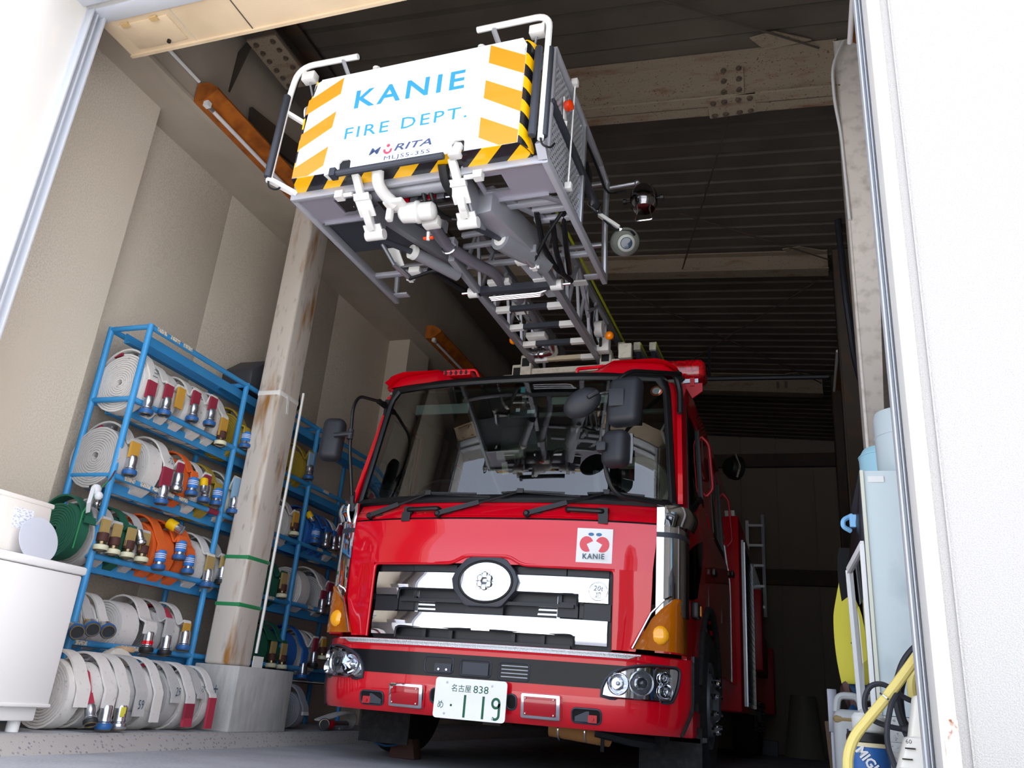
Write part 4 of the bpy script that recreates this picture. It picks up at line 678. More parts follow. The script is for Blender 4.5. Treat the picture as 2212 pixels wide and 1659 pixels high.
# gear under the basket
part('bumper_tube',bk().tube([(-.40,-.03,3.035),(.255,-.03,3.042)],.02,10).box(-.42,-.385,-.055,-.005,3.01,3.06),GUN,fr)
part('bumper_plate',bk().bar((-.46,-.01,3.045),(-.39,-.02,3.05),.05,.03),LWH,fr); part('mount_hook',bk().prism([(.27,-.02,3.05),(.31,-.02,3.13),(.345,-.02,3.12),(.335,-.02,3.05)],(0,.05,0)),LWH,fr,bev=.004)
part('torque_tube',bk().cyl((-.30,.22,3.06),(.30,.22,3.06),.05,16),ALD,fr); part('light_strip',bk().box(-.17,.26,.30,.33,3.02,3.06),STEEL,fr)
for k in range(7): part('strip_lamp',bk().box(-.15+.055*k,-.105+.055*k,.294,.30,3.025,3.05),[RED,ALD,STEEL][k%3],fr)
for s,a0 in ((-1,-.315),(1,.268)):
    lk=part('link_arm',bk().bar((a0,.04,3.08),(a0+s*.005,.15,2.985),.035,.05,(1,0,0)),LWH,fr,bev=.012)
    part('link_clevis',bk().bar((a0-.025,.12,3.0),(a0-.025,.24,2.92),.012,.05,(1,0,0)).bar((a0+.025,.12,3.0),(a0+.025,.24,2.92),.012,.05,(1,0,0)).bar((a0,.20,2.945),(a0-.01,.31,2.885),.045,.045,(1,0,0)),LWH,lk,bev=.004)
    part('link_pin',bk().cyl((a0-.05,.15,2.985),(a0+.05,.15,2.985),.016,10),LWH,lk); part('link_pin',bk().cyl((a0-.06,.345,2.862),(a0+.055,.345,2.862),.032,14),LWH,lk)
    part('link_fork',bk().bar((a0-.035,.29,2.90),(a0-.035,.36,2.85),.012,.05,(1,0,0)).bar((a0+.025,.29,2.90),(a0+.025,.36,2.85),.012,.05,(1,0,0)),LWH,lk)
    part('mount_plate',bk().prism([(a0+s*.03,.10,3.06),(a0+s*.03,.32,3.06),(a0+s*.03,.50,2.90),(a0+s*.03,.36,2.85),(a0+s*.03,.2,2.95)],(s*.012,0,0)),ALD,lk)
    part('proximity_sensor',bk().cyl((a0+s*.05,.12,3.0),(a0+s*.13,.12,3.0),.014,8).cbox((a0+s*.13,.12,3.0),(.05,.045,.045)),LWH,lk)
    r0,r1,r2=((-.34,.38,2.87),(-.225,.62,2.90),(-.06,.95,2.90)) if s<0 else ((.25,.38,2.88),(.345,.62,2.92),(.50,1.0,2.95))
    cy=part('levelling_cylinder',bk().cyl(r1,r2,.038 if s<0 else .07,16),ALD,fr); part('piston_rod',bk().cyl(r0,r1,.019,10),BLK if 0 else GUN,cy); d=(V(r2)-V(r1)).normalized()
    part('gland_nut',bk().lathe(r1,d,[(.02,-.005),(.045,-.005),(.045,.025),(.04,.03)],16),LWH,cy)
pp=part('water_pipe',bk().tube(fil([(-.165,.03,3.06),(-.175,.06,3.0),(-.165,.13,2.97),(-.13,.20,2.95)],.06),.034,12),LWH,fr)
part('pipe_flange',bk().cbox((-.125,.205,2.945),(.12,.11,.03)).box(-.185,-.15,.20,.24,2.86,2.94),LWH,pp,bev=.008)
part('valve_body',bk().lathe((-.13,.26,2.925),(1,.1,.03),[(.03,0),(.055,.02),(.06,.10),(.065,.105),(.065,.12),(.052,.13),(.052,.2),(.035,.215),(0,.22)],18),LWH,pp)
part('pipe_flange',bk().cbox((.02,.375,2.93),(.10,.06,.08)),LWH,pp,bev=.008); part('drain_cock',bk().cyl((-.02,.42,2.89),(-.02,.43,2.84),.01,8),LWH,pp); part('cock_handle',bk().cbox((-.02,.43,2.855),(.06,.015,.012)),mat('orange_tag','#ff4a18',.5),pp)
part('monitor_pipe',bk().tube(fil([(.01,.40,2.93),(-.01,.62,2.93),(.07,.86,2.93),(.15,1.05,2.95),(.13,1.22,2.97)],.08),.036,12),mat('pipe_grey','#77747f',.4,.4),pp)
part('pipe_clamp',bk().tube([(.0+.045*math.cos(2*pi*i/14),.66,2.93+.045*math.sin(2*pi*i/14)) for i in range(14)],.007,5,True),STEEL,pp)
for p in ([(.02,.21,3.05),(.03,.24,2.98),(.02,.32,2.95),(.10,.42,2.96),(.22,.44,2.95)],[(.06,.21,3.05),(.075,.25,2.98),(.07,.34,2.95),(.14,.46,2.96),(.25,.48,2.95)]): part('hydraulic_hose',bk().tube(fil(p,.05),.013,8),BLK,fr)
part('hose_bundle',bk().tube(fil([(.21,.06,3.06),(.20,.14,2.99),(.25,.30,2.95)],.05),.03,8),BLK,fr)
bx=part('tip_beam',bk().bar((.335,.34,3.0),(.47,.98,3.0),.13,.17),ALD,fr,bev=.01); part('beam_disc',bk().cyl((.255,.27,2.96),(.285,.27,2.96),.075,18),LWH,bx); part('beam_disc',bk().cyl((-.33,.33,2.96),(-.295,.33,2.96),.075,18),ALD,bx)
part('tip_beam',bk().bar((-.30,.40,3.03),(-.06,.98,3.0),.05,.10),ALD,fr)
part('grease_box',bk().box(-.08,.03,.50,.56,2.96,3.03).box(.0,.05,.62,.68,2.93,2.97),ALP,fr)
B((.10,.62,2.97),(.36,.60,2.97),.03,.03,m=ALD); B((.05,.76,2.98),(.40,.74,2.98),.03,.03,m=ALD)
for s,p,q,r in ((1,(.345,.40,2.97),(.41,.72,2.90),(.47,.90,2.87)),(-1,(-.50,.72,3.05),(-.47,.85,2.97),(-.43,1.02,2.95))):
    sy=part('shackle_rod',bk().cyl(p,q,.013,8).cyl(q,r,.018,8),ALS,fr); part('shackle',bk().cbox(r,(.03,.035,.035)).cyl((r[0]-.03,r[1],r[2]),(r[0]+.03,r[1],r[2]),.01,8),LWH,sy)
    part('knuckle_block',bk().cbox((r[0]-s*.06,r[1]-.06,r[2]+.02),(.08,.06,.04)),LWH,sy,bev=.006)
part('hanger_plate',bk().bar((-.48,.78,3.10),(-.46,.90,2.98),.012,.08,(1,0,0)),LWH,fr,bev=.004)
for p in ([(.46,.88,2.88),(.60,.72,2.98),(.72,.62,3.06)],[(-.43,1.0,2.94),(-.25,.95,2.95),(-.08,.93,2.95)]): part('gas_strut',bk().tube(p,.012,8),BLK,fr)
for p in ([(.575,.57,3.04),(.545,.80,2.96),(.56,1.05,2.93),(.60,1.25,2.95)],[(.64,.67,3.04),(.60,.90,2.96),(.585,1.12,2.93)],[(.72,.62,3.06),(.66,.9,3.0),(.60,1.2,2.98)],[(-.30,1.0,3.0),(-.16,1.25,2.96),(-.13,1.32,2.98),(-.14,1.2,3.05)]): part('hydraulic_hose',bk().tube(fil(p,.06),.017,8),BLK,fr)
# ------------------------------------------------------------ ladder sections
LM=ALD; ld=part('ladder_tip_section',bk().bar((-.035,.78,2.93),(-.035,2.50,2.93),.045,.05),LM,truck,'grey tip section of the aerial ladder',bev=.006)
L=lambda p,q,w,h,nm='ladder_bar',m=None: part(nm,bk().bar(p,q,w,h),m or LM,ld)
L((.49,.78,2.93),(.49,2.50,2.93),.045,.05)
for a in (-.035,.49):
    L((a,.95,3.34),(a,3.2,3.34),.04,.04)
    for k in range(6):
        b0=.98+.29*k; L((a,b0,2.94),(a,b0+.145,3.34),.02,.02,'truss_diagonal',ALP); L((a,b0+.145,3.34),(a,b0+.29,2.94),.02,.02,'truss_diagonal',ALP)
for k,b0 in enumerate((1.52,1.81,2.105,2.40)):
    rg=L((-.03,b0,2.93),(.485,b0,2.93),.034,.034,'rung',GUN if k<3 else mat('tan_rung','#b8ad93',.5))
    for a0,a1 in ((-.01,.09),(.36,.47)): part('rung_grip',bk().bar((a0,b0-.001,2.927),(a1,b0-.001,2.927),.038,.038),LWH,rg)
cb=L((-.03,1.235,2.93),(.485,1.235,2.93),.045,.05,'cross_tube',GUN)
for a0,a1 in ((-.10,-.035),(.47,.545)): part('tube_socket',bk().cyl((a0,1.235,2.925),(a1,1.235,2.925),.036,14),LWH,cb); 
for a0,a1 in ((-.15,-.10),(.545,.60)): part('socket_pin',bk().cyl((a0,1.235,2.925),(a1,1.235,2.925),.01,8),STEEL,cb)
for k in range(3): part('hydraulic_line',bk().tube(fil([(.02,1.30+.022*k,2.915),(.38,1.30+.022*k,2.915),(.44-.012*k,1.285,2.93),(.44,1.24,2.94)],.03),.008,6),STEEL,cb)
part('socket_plate',bk().box(.36,.47,1.18,1.24,2.945,2.975),LWH,cb); part('socket_plate',bk().box(.05,.20,1.17,1.25,2.945,2.975),LWH,cb)
L((.36,.95,2.97),(.40,1.25,2.96),.07,.02,'flat_plate',ALP); L((.10,1.30,2.98),(.13,1.50,2.98),.04,.015,'flat_plate',ALP); L((.39,1.30,2.98),(.40,1.48,2.98),.06,.015,'flat_plate',ALP)
tw=part('telescopic_water_main',bk().cyl((.13,1.3,3.03),(.10,2.6,3.03),.04,14),ALD,ld)
for b0 in (1.60,1.68): part('main_flange',bk().cbox((.115,b0,3.01),(.10,.02,.09)),LWH,tw,bev=.006)
for a in (.075,.155): part('tie_bolt',bk().cyl((a,1.58,2.97),(a-.01,1.80,2.97),.008,6),STEEL,tw)
part('valve_saddle',bk().box(.03,.18,2.02,2.12,2.95,2.99),LWH,tw,bev=.006); part('ball_joint',bk().sphere((.045,2.38,2.97),.05,14).cyl((-.05,2.38,2.97),(.02,2.38,2.97),.045,14),STEEL,tw); part('elbow',bk().tube(fil([(.08,2.38,2.97),(.16,2.36,2.97),(.17,2.2,3.02)],.05),.04,12),STEEL,tw)
L((.53,.95,3.36),(.53,3.3,3.36),.006,.025,'reflective_edge',mat('lime_tape','#c9d62a',.4))
L((.50,1.70,3.32),(.44,1.50,2.95),.025,.025,'side_brace'); L((.50,1.72,3.32),(.49,2.3,2.97),.03,.02,'side_brace',ALP); L((.52,1.55,3.1),(.62,1.55,3.1),.06,.012,'sensor_bracket',LWH)
br=part('reel_unit',bk().cyl((.51,2.22,3.07),(.57,2.22,3.07),.06,16),LWH,ld); part('reel_cable',bk().tube(fil([(.54,2.0,3.15),(.51,2.1,3.08),(.5,2.25,3.0),(.53,2.32,2.95),(.56,2.2,2.98)],.05),.012,6),BLK,br); part('reel_guard',bk().tube([(.53,1.9,3.05),(.55,2.1,3.2),(.58,2.3,3.15)],.014,6),ALD,br)
part('junction_box',bk().box(.50,.60,2.28,2.36,2.92,3.03),LWH,ld,bev=.005)
for p in ((-.10,2.12,2.98),(.63,2.18,2.99)): part('amber_lamp',bk().sphere(p,.034,12),mat('amber_lens','#ff8a00'),ld)
LWC=CRD
for k,(a0,a1,z,b0) in enumerate(((-.09,.55,2.90,2.42),(-.165,.63,2.83,2.44),(-.25,.71,2.76,2.47))):
    se=part('ladder_section',bk().bar((a0,b0,z),(a0,9.0,z),.06,.16),LWC,truck,'cream nested section of the aerial ladder',bev=.008)
    q=lambda p,r,w,h,nm='section_bar',m=LWC: part(nm,bk().bar(p,r,w,h),m,se)
    q((a1,b0,z),(a1,9.0,z),.06,.16); q((a0,b0+.03,z-.055),(a1,b0+.03,z-.055),.05,.045); q((a0,b0+.28,z-.055),(a1,b0+.28,z-.055),.04,.035); q((a0,b0+.56,z-.055),(a1,b0+.56,z-.055),.04,.035)
    for a in (a0,a1): part('section_shoe',bk().box(a-.045,a+.045,b0-.02,b0+.06,z-.10,z+.08),LWC,se,bev=.01); part('slide_pad',bk().box(a-.03,a+.03,b0-.025,b0-.02,z-.02,z+.05),BLK,se)
    uc=a1+.02+.045*k; q((uc,2.85+.02*k,3.20-.005*k),(uc,9.0,3.20),.05,.055,'upper_chord',ALD); part('chord_cap',bk().box(uc-.028,uc+.028,2.83+.02*k,2.88+.02*k,3.165,3.235),LWC,se,bev=.006)
    q((uc,2.90,3.19),(uc-.02,3.25,2.9),.035,.05,'chord_strut',GUN); q((uc+.03,2.86,3.22),(uc+.03,6,3.22),.005,.02,'reflective_edge',MC['lime_tape'])
    part('guide_roller',bk().cyl((uc-.03,2.95,3.05),(uc+.03,2.95,3.05),.03,12),LWH,se)
part('ladder_bracket',bk().box(.66,.76,2.35,2.40,2.88,3.0),LWC,truck,bev=.008)
part('ladder_rest',bk().box(-.30,.72,2.62,2.74,2.58,2.68),LWC,truck,bev=.01); part('winch_drum',bk().cyl((.05,2.75,2.78),(.45,2.75,2.78),.06,14),GUN,truck); part('hand_rail',tb().tube(fil([(-.85,1.9,2.6),(-.85,1.9,2.95),(-.70,1.95,3.03),(-.2,2.1,3.06)],.12),.02,8),GUN,truck)
part('turntable',tb().cyl((.0,7.6,2.46),(0,7.6,2.8),.75,24),ALD,truck); part('turret_side',tb().box(-.45,-.35,7.0,8.4,2.7,3.4),RED,truck,bev=.03); part('turret_side',tb().box(.55,.65,7.0,8.4,2.7,3.4),RED,truck,bev=.03)
# ------------------------------------------------------------ steel post on its plinth, lights, rack
post=thing('steel_post','rust-streaked cream steel post on a concrete plinth in front of the hose rack','post',(-3.8,5.3,.085))
part('plinth',MB().box(-3.965,-3.6,4.99,5.66,.085,.50),PLIN,post,bev=.008)
part('post_shaft',MB().box(-3.935,-3.73,5.03,5.30,.50,4.98),RUSTP,post,bev=.022,bseg=3)
TAPW=mat('white_tape','#e9e6e0',.6); TAPG=mat('green_tape','#2f8a55',.4)
b=MB().box(-3.938,-3.727,5.027,5.303,2.47,2.53); tw_=part('white_band',b,TAPW,post,bev=.02); part('band_tail',MB().grid(lambda k,t:(-3.724+.004*k,5.12+.03*t+.02*k,2.50-.14*k),seq(0,1,4),[0,1],(.003,0,0)),TAPW,tw_)
for z in (1.235,.905): part('green_band',MB().box(-3.938,-3.727,5.027,5.303,z-.016,z+.016),TAPG,post,bev=.01)
part('white_cord',MB().tube([(-3.722,5.325,2.60),(-3.72,5.325,1.9),(-3.725,5.325,1.25),(-3.72,5.32,.9),(-3.73,5.33,.6)],.011,6),TAPW,post); part('paper_tag',MB().box(-3.725,-3.72,5.30,5.42,.40,.58),TAPW,post)
ORU=mat('rusty_lamp_housing','#b5651d',.6,noise=[(9,'#8a4812',.45,.7,6,S1)]); TUBEM=mat('fluorescent_tube','#e8e4e6',.2)
for y0,y1,lb in ((3.74,5.02,'rusty orange fluorescent batten high on the left wall near the shutter box'),(7.85,9.4,'rusty fluorescent batten far back on the left wall behind the ladder')):
    t=thing('fluorescent_light',lb,'light fixture',(-3.985,(y0+y1)/2,4.27),'fluorescent battens on the left wall')
    part('housing',MB().prism([(-3.983,y0,4.262),(-3.915,y0,4.255),(-3.88,y0,4.262),(-3.79,y0,4.335),(-3.80,y0,4.36),(-3.90,y0,4.42),(-3.983,y0,4.42)],(0,y1-y0,0)),ORU,t)
    tb_=part('tube',MB().cyl((-3.878,y0+.06,4.232),(-3.878,y1-.06,4.232),.016,12),TUBEM,t)
    for y in (y0+.03,y1-.03): part('lamp_holder',MB().box(-3.90,-3.86,y-.02,y+.02,4.22,4.262),WHM,t)
    for y in (y0+.075,y1-.075): part('tube_cap',MB().cyl((-3.878,y-.018,4.232),(-3.878,y+.018,4.232),.0168,12),ALS,tb_)
part('conduit',MB().cyl((-3.98,2.9,4.44),(-3.98,3.74,4.44),.014,8),WHM,wl)
for y0,z0 in ((2.95,4.2),(8.3,4.05)):
    t=thing('fluorescent_light','brown fluorescent batten high on the right wall above the %s'%('near column' if y0<5 else 'second steel column'),'light fixture',(.55,y0+.9,z0),'fluorescent battens on the right wall')
    xx=.42 if y0<5 else .47
    part('housing',MB().prism([(xx+.18,y0,z0+.05),(xx+.06,y0,z0),(xx,y0,z0+.05),(xx+.02,y0,z0+.14),(xx+.18,y0,z0+.16)],(0,1.25,0)),mat('brown_lamp_housing','#7d4a22',.6),t); part('tube',MB().cyl((xx+.0,y0+.06,z0-.01),(xx+.0,y0+1.2,z0-.01),.016,12),TUBEM,t)
BLU=mat('rack_blue','#3a93cf',.45,noise=[(35,'#7a4a3a',.70,.76,6,S1),(6,'#4a9cd3',.5,.8,3,S1)],coat=.1)
rack=thing('hose_rack','blue tube hose rack along the left wall, loaded with rolled hoses','rack',(-4.165,5.5,.085))
SZ=(2.545,2.035,1.53,1.035,.54); PY=(3.9,4.97,6.04,7.11); RX=(-4.0,-4.33)
for x in RX:
    for y in PY: part('post',MB().cyl((x,y,.087),(x,y,2.56),.021,12),BLU,rack)
    for z in SZ: part('rail',MB().cyl((x,3.9,z),(x,7.15,z),.019,12),BLU,rack)
for z in SZ:
    for y in PY: part('cross_rail',MB().cyl((-4.0,y,z),(-4.33,y,z),.018,12),BLU,rack)
    part('angle_bar',MB().box(-4.27,-4.26,3.97,7.1,z-.07,z+.0).box(-4.26,-4.22,3.97,7.1,z-.07,z-.062),BLU,rack)
    part('angle_bar',MB().box(-4.09,-4.08,3.99,7.1,z-.085,z-.02),BLU,rack)
LBLM=mat('rail_label','#d9d4c6',.6,noise=[(120,'#7d7a72',.52,.6,2,(1,1,1))])
for z,ys in ((2.545,(3.99,4.12,4.25,5.4,5.6,6.3)),(1.53,(4.03,4.17,4.28,4.40,4.54,5.5,6.35,6.6,6.8)),(2.035,(5.6,6.3,6.7)),(1.035,(5.75,6.35,6.6)),(.54,(3.97,4.33,4.42,6.5))):
    for y in ys: part('rail_label',MB().box(-3.9815,-3.979,y-.045,y+.045,z-.012,z+.014),LBLM,rack)
part('maroon_wrap',MB().cyl((-4.0,4.82,1.53),(-4.0,4.93,1.53),.0215,12),mat('sleeve_maroon','#93293f',.75),rack)
part('brown_wire',MB().tube(fil([(-3.985,3.9,1.56),(-3.96,3.86,1.50),(-3.97,3.80,1.40),(-3.96,3.83,1.36)],.03),.005,6),mat('wire_brown','#5a3a2c',.6),rack)
tg=thing('plastic_tag','white crumpled plastic tag tied with green string to the rack post','tag',(-3.95,3.74,1.30)); b=MB().sphere((-3.95,3.76,1.40),.035,10,(.8,1,1)).sphere((-3.93,3.77,1.365),.027,10,(1,1,1)).prism([(-3.95,3.72,1.40),(-3.92,3.69,1.30),(-3.95,3.73,1.25),(-3.98,3.76,1.32)],(.02,.01,.01)); part('plastic',b,mat('clear_plastic','#eef1f5',.15,trans=.2),tg)
part('string',MB().tube([(-3.98,3.88,1.50),(-3.94,3.80,1.44),(-3.94,3.75,1.36),(-3.94,3.70,1.25),(-3.945,3.70,1.04)],.004,5),TAPG,tg)
cs=thing('equipment_case','dark grey plastic carrying case on top of the blue hose rack beside the post','case',(-4.2,5.35,2.57))
c=part('case_shell',MB().prism([(-4.34,5.06,2.57),(-4.34,5.72,2.57),(-4.34,5.80,2.66),(-4.34,5.70,2.86),(-4.34,5.22,2.86),(-4.34,5.05,2.72)],(.30,0,0)),mat('case_plastic','#3b3c42',.5),cs,bev=.03)
part('case_emblem',MB().cyl((-4.04,5.25,2.73),(-4.03,5.25,2.73),.035,18),LWH,cs); part('emblem_ring',MB().tube([(-4.029,5.25+.022*math.cos(2*pi*i/16),2.73+.022*math.sin(2*pi*i/16)) for i in range(16)],.003,5,True),GUN,cs)
part('case_ribs',MB().box(-4.045,-4.03,5.34,5.70,2.62,2.83),MC['case_plastic'],cs,bev=.01)
# ------------------------------------------------------------ rolled hoses
def cloth(n,h): return mat(n,h,.85,noise=[(45,'#8d8a85',.62,.85,5,S1)],bump=(350,.3),spec=.2)
HM=dict(w=cloth('hose_white','#dedad5'),g=cloth('hose_grey','#bebcba'),o=mat('hose_orange','#e5682a',.6),v=mat('hose_olive','#a38a2c',.8),n=mat('hose_green','#1d5b46',.8),b=mat('hose_blue','#2763b0',.8),p=cloth('hose_pale','#c9cabd'),s=cloth('hose_slate','#8d8f95'))
SM=dict(m=MC['sleeve_maroon'],y=mat('sleeve_mustard','#c8973a',.8),t=mat('sleeve_tan','#ab915a',.8),b=mat('sleeve_blue','#3b7fc4',.7),w=HM['w'],g=HM['g'],o=HM['o'],v=HM['v'],p=mat('sleeve_pale_blue','#8db0cc',.7),r=mat('sleeve_red','#b3344a',.8),k=HM['b'],e=HM['n'])
CR=mat('coupling_cream','#d9d6b6',.5); CB=mat('coupling_blue','#2a5f9c',.4); CK=mat('coupling_black','#202226',.5); CG=mat('coupling_steel','#c3c6cb',.25,.9); CBR=mat('brown_wrap','#4a2a22',.7); CBL=mat('blue_wrap','#2f78c8',.5); CIN=mat('coupling_brass','#8d7c5c',.3,.9)
CACHE={}
def coil_mesh(r,w,hm,name):
    k=(r,w,hm)
    if k in CACHE: return CACHE[k]
    th=.0155; N=int((r-.02)/th*22); b=MB(); vs=[]
    for i in range(N+1):
        a=2*pi*i/22; ri=.016+th*i/22; h=w/2-.003*(i%7==0)
        for q,y in ((ri,-h),(ri+th*.84,-h),(ri+th*.84,h),(ri,h)): vs.append((q*math.cos(a),y,q*math.sin(a)))
    fs=[]
    for i in range(N):
        o=4*i
        for c in range(4): fs.append((o+c,o+(c+1)%4,o+4+(c+1)%4,o+4+c))
    b.add(vs,fs); me=bpy.data.meshes.new(name); me.from_pydata(b.v,[],b.f); me.polygons.foreach_set('use_smooth',[True]*len(me.polygons)); me.set_sharp_from_angle(angle=R(35)); me.materials.append(hm); CACHE[k]=me; return me
def ribb(b,pts,w,th,wd=(0,1,0)):
    P=[V(p) for p in pts]; wd=V(wd)*w/2; n=len(P); vs=[]
    for i,p in enumerate(P):
        d=(P[min(i+1,n-1)]-P[max(i-1,0)]).normalized(); q=wd.cross(d).normalized()*th/2; vs+=[p-wd-q,p+wd-q,p+wd+q,p-wd+q]
    fs=[(4*i+c,4*i+(c+1)%4,4*i+4+(c+1)%4,4*i+4+c) for i in range(n-1) for c in range(4)]+[(3,2,1,0),(4*n-4,4*n-3,4*n-2,4*n-1)]
    return b.add(vs,fs)
def coupling(p,d,kind,par,sc_=1.0):
    p,d=V(p),V(d).normalized(); s=sc_; L=lambda prof,m,nm,pr: part(nm,MB().lathe(p,d,[(a*s,h*s) for a,h in prof],18),m,pr)
    if kind=='bl':
        c=L([(.030,-.01),(.036,0),(.036,.06),(.032,.065)],CBL,'coupling',par)
        for k in (.012,.024,.036): L([(.0364,k),(.0364,k+.005)],WHM,'white_stripe',c)
        L([(.030,.06),(.033,.075),(.036,.085),(.028,.095)],CG,'coupling_neck',c)
    elif kind=='cr':
        c=L([(.031,-.03),(.034,-.028),(.034,.02),(.03,.022)],CBR,'coupling_wrap',par); L([(.027,.02),(.029,.05),(.033,.055)],CIN,'coupling_neck',c)
    elif kind=='yl':
        c=L([(.03,-.01),(.036,0),(.036,.055),(.03,.06)],mat('coupling_yellow','#e6b800',.4),'coupling',par); L([(.030,.055),(.031,.10),(.034,.105),(.028,.108)],CG,'coupling_neck',c); return c
    else:
        c=L([(.028,-.01),(.033,0),(.034,.03),(.033,.06),(.036,.065),(.036,.072),(.031,.078),(.034,.09)],CG,'coupling',par)
        if kind=='rk': L([(.0355,.045),(.0365,.05),(.0365,.065),(.0355,.07)],RED,'red_ring',c)
    ring={'sb':CB,'bl':CB,'cr':CR,'bk':CK,'rk':CK,'sv':CG}[kind]; z0=.085 if kind!='cr' else .045
    L([(.030,z0-.005),(.043,z0),(.045,z0+.008),(.045,z0+.02),(.041,z0+.028),(.034,z0+.029),(.030,z0+.022),(.0,z0+.018)],ring,'coupling_ring',c)
    x,y,_=frame(d); q=p+d*(z0+.029)*s; part('coupling_rim',MB().tube([q+(x*math.cos(2*pi*i/18)+y*math.sin(2*pi*i/18))*.036*s for i in range(18)],.0045*s,6,True),CIN,c)
    L([(.031,z0+.0235),(.031,z0+.0245)],CK,'bore_shade',c); return c  # dark disc painted as the shade inside the open end
def hose(Y,zb,r,w,h,s,kind,zc,label,grp,xc=-4.165,mark=None,slen=.10,tuck=None,out=None,fold=False,wt=None,dy=0):
    """zb: height the roll stands on / hangs to; zc: lowest point of the coupling"""
    zcen=zb+r; t=thing('hose_roll',label,'hose',(xc,Y,zb),grp); hm=HM[h]
    o=link('hose_coil',coil_mesh(r,w,hm,'hose_coil'),hm,t); o.location=(0,0,r); o.rotation_euler=(0,R(random.uniform(0,360)),0)
    wt=wt or w*.86; C=V((xc,Y+dy,zcen)); P=[C+V((math.cos(R(a))*(r+.012+.045*math.sin(R(min(180,max(0,(175-a)*1.35))))),0,math.sin(R(a))*(r+.012+.045*math.sin(R(min(180,max(0,(175-a)*1.35))))))) for a in range(165,24,-14)]
    clen={'bl':.115,'cr':.075,'none':0}.get(kind,.117)
    if out: d=V(out).normalized(); e=P[-1]+V((.03,0,-.035)); P+=[e,e+d*.03]; S=[e+d*.0,e+d*.07]; end=e+d*.08
    else:
        x=max(P[-1].x+.012,-3.955 if xc<-4 else xc+r+.02); zt=zc+clen+slen; P+=[V((x,Y+dy,max(zt+.02,zcen+r*.25))),V((x+.004,Y+dy,zt-.01))]; S=[V((x+.004,Y+dy,zt)),V((x+.005,Y+dy,zc+clen-.005))]; d=V((.05,0,-1)); end=V((x+.005,Y+dy,zc+clen))
    tl=part('hose_tail',ribb(MB(),fil(P,.05,3),wt,.012),hm,t)
    if kind!='none' or s!=h: part('sleeve',ribb(MB(),[S[0],S[0].lerp(S[1],.5),S[1]],wt*1.04,.017),SM[s],t)
    if kind!='none': coupling(end,d,kind,t)
    if tuck: 
        q=C+V((-.04,.0,r+.022)); part('tucked_sleeve',ribb(MB(),[q+V((-.10,0,-.01)),q+V((-.03,0,.004))],wt*.8,.02),SM[tuck],t); part('tucked_coupling',MB().lathe(q+V((-.04,0,.0)),(1,.15,.02),[(.024,0),(.027,.01),(.027,.05),(.029,.055),(.029,.08),(.022,.085)],14),CG,t)
    if mark:
        x=S[0].x+.009 if not out else 0; part('marking',txt(mark,(x,Y+dy-.022,S[0].z+.03),(0,1,0),(-.05,0,1),.044,.05*max(1,len(mark.split(chr(10)))),.0012,mb=MB()),DGR,t)
    return t
G=['rolled hoses on the second shelf from the top','rolled hoses on the middle shelf','rolled hoses on the fourth shelf','rolled hoses on the lowest shelf','rolled hoses on the platform floor']
z1,z2,z3,z4=2.035-.075,1.53-.075,1.035-.075,.54-.075; LF='left of the post'
hose(3.965,z1,.20,.085,'w','m','sb',1.952,'white hose at the left end of the upper shelf, inked strokes above maroon sleeve',G[0],mark='三',slen=.115,tuck='m',dy=.02)
hose(4.12,z1,.185,.08,'w','m','sb',2.0,'white hose with maroon sleeve, second coupling from the left on the upper shelf',G[0],slen=.10,dy=.02)
hose(4.235,z1,.175,.075,'w','y','none',2.10,'white hose ending in a folded mustard cloth on the upper shelf',G[0],slen=.14,dy=.02)
hose(4.385,z1,.185,.08,'w','m','sb',2.05,'white hose with maroon sleeve just right of the folded mustard cloth on the upper shelf',G[0],slen=.105,tuck='m',dy=.02)
hose(4.565,z1,.185,.08,'w','m','sb',2.078,'white hose with the rightmost maroon sleeve on the upper shelf',G[0],slen=.10,tuck='w',dy=.02)
hose(4.725,z1,.19,.08,'w','y','cr',1.985,"white hose with mustard sleeve and brown band near the upper shelf's right post",G[0],slen=.13,tuck='y',dy=.02)
hose(5.02,z1,.18,.085,'v','v','bl',2.05,'olive hose with blue striped coupling half behind the right post of the upper shelf',G[0],slen=.03,tuck='y')
hose(3.93,z2,.195,.085,'g','y','sb',1.545,'grey hose with mustard sleeve at the left end of the middle shelf',G[1],slen=.10,tuck='m',dy=.045)
hose(4.20,z2,.195,.12,'w','m','sb',1.44,'large white hose marked with a brush sign and maroon sleeve on the middle shelf',G[1],mark='九',slen=.13,tuck='m',dy=.10,wt=.085)
hose(4.41,z2,.17,.06,'w','m','sv',1.555,'thin white hose with maroon sleeve squeezed left of the orange roll on the middle shelf',G[1],slen=.08)
hose(4.53,z2,.185,.07,'o','o','bl',1.565,'orange hose roll on the middle shelf with blue striped coupling',G[1],slen=.04,dy=.03)
q=hose(4.68,z2,.175,.07,'w','m','sb',1.55,'white hose with maroon sleeve right of the orange roll on the middle shelf',G[1],slen=.08,dy=.02); coupling((-3.93,4.64,1.70),(.2,0,-1),'yl',q,.8)
hose(4.82,z2,.18,.08,'v','v','bl',1.56,'olive hose with blue striped coupling on the middle shelf',G[1],slen=.03,tuck='y',dy=.01)
hose(5.03,z2,.18,.09,'p','p','sb',1.545,'pale hose with a light blue sleeve beside the post on the middle shelf',G[1],slen=.15)
q=hose(3.74,z3+.02,.165,.09,'n','e','none',1.20,'dark green hose roll beside the white plastic tag',G[2],slen=.02,dy=.03,xc=-4.12); coupling((-4.05,3.80,1.335),(.9,.5,0),'sv',q,.7)
hose(3.90,z3,.17,.07,'g','t','cr',1.065,'grey hose with tan sleeve and cream coupling, first right of the dark green roll',G[2],slen=.11)
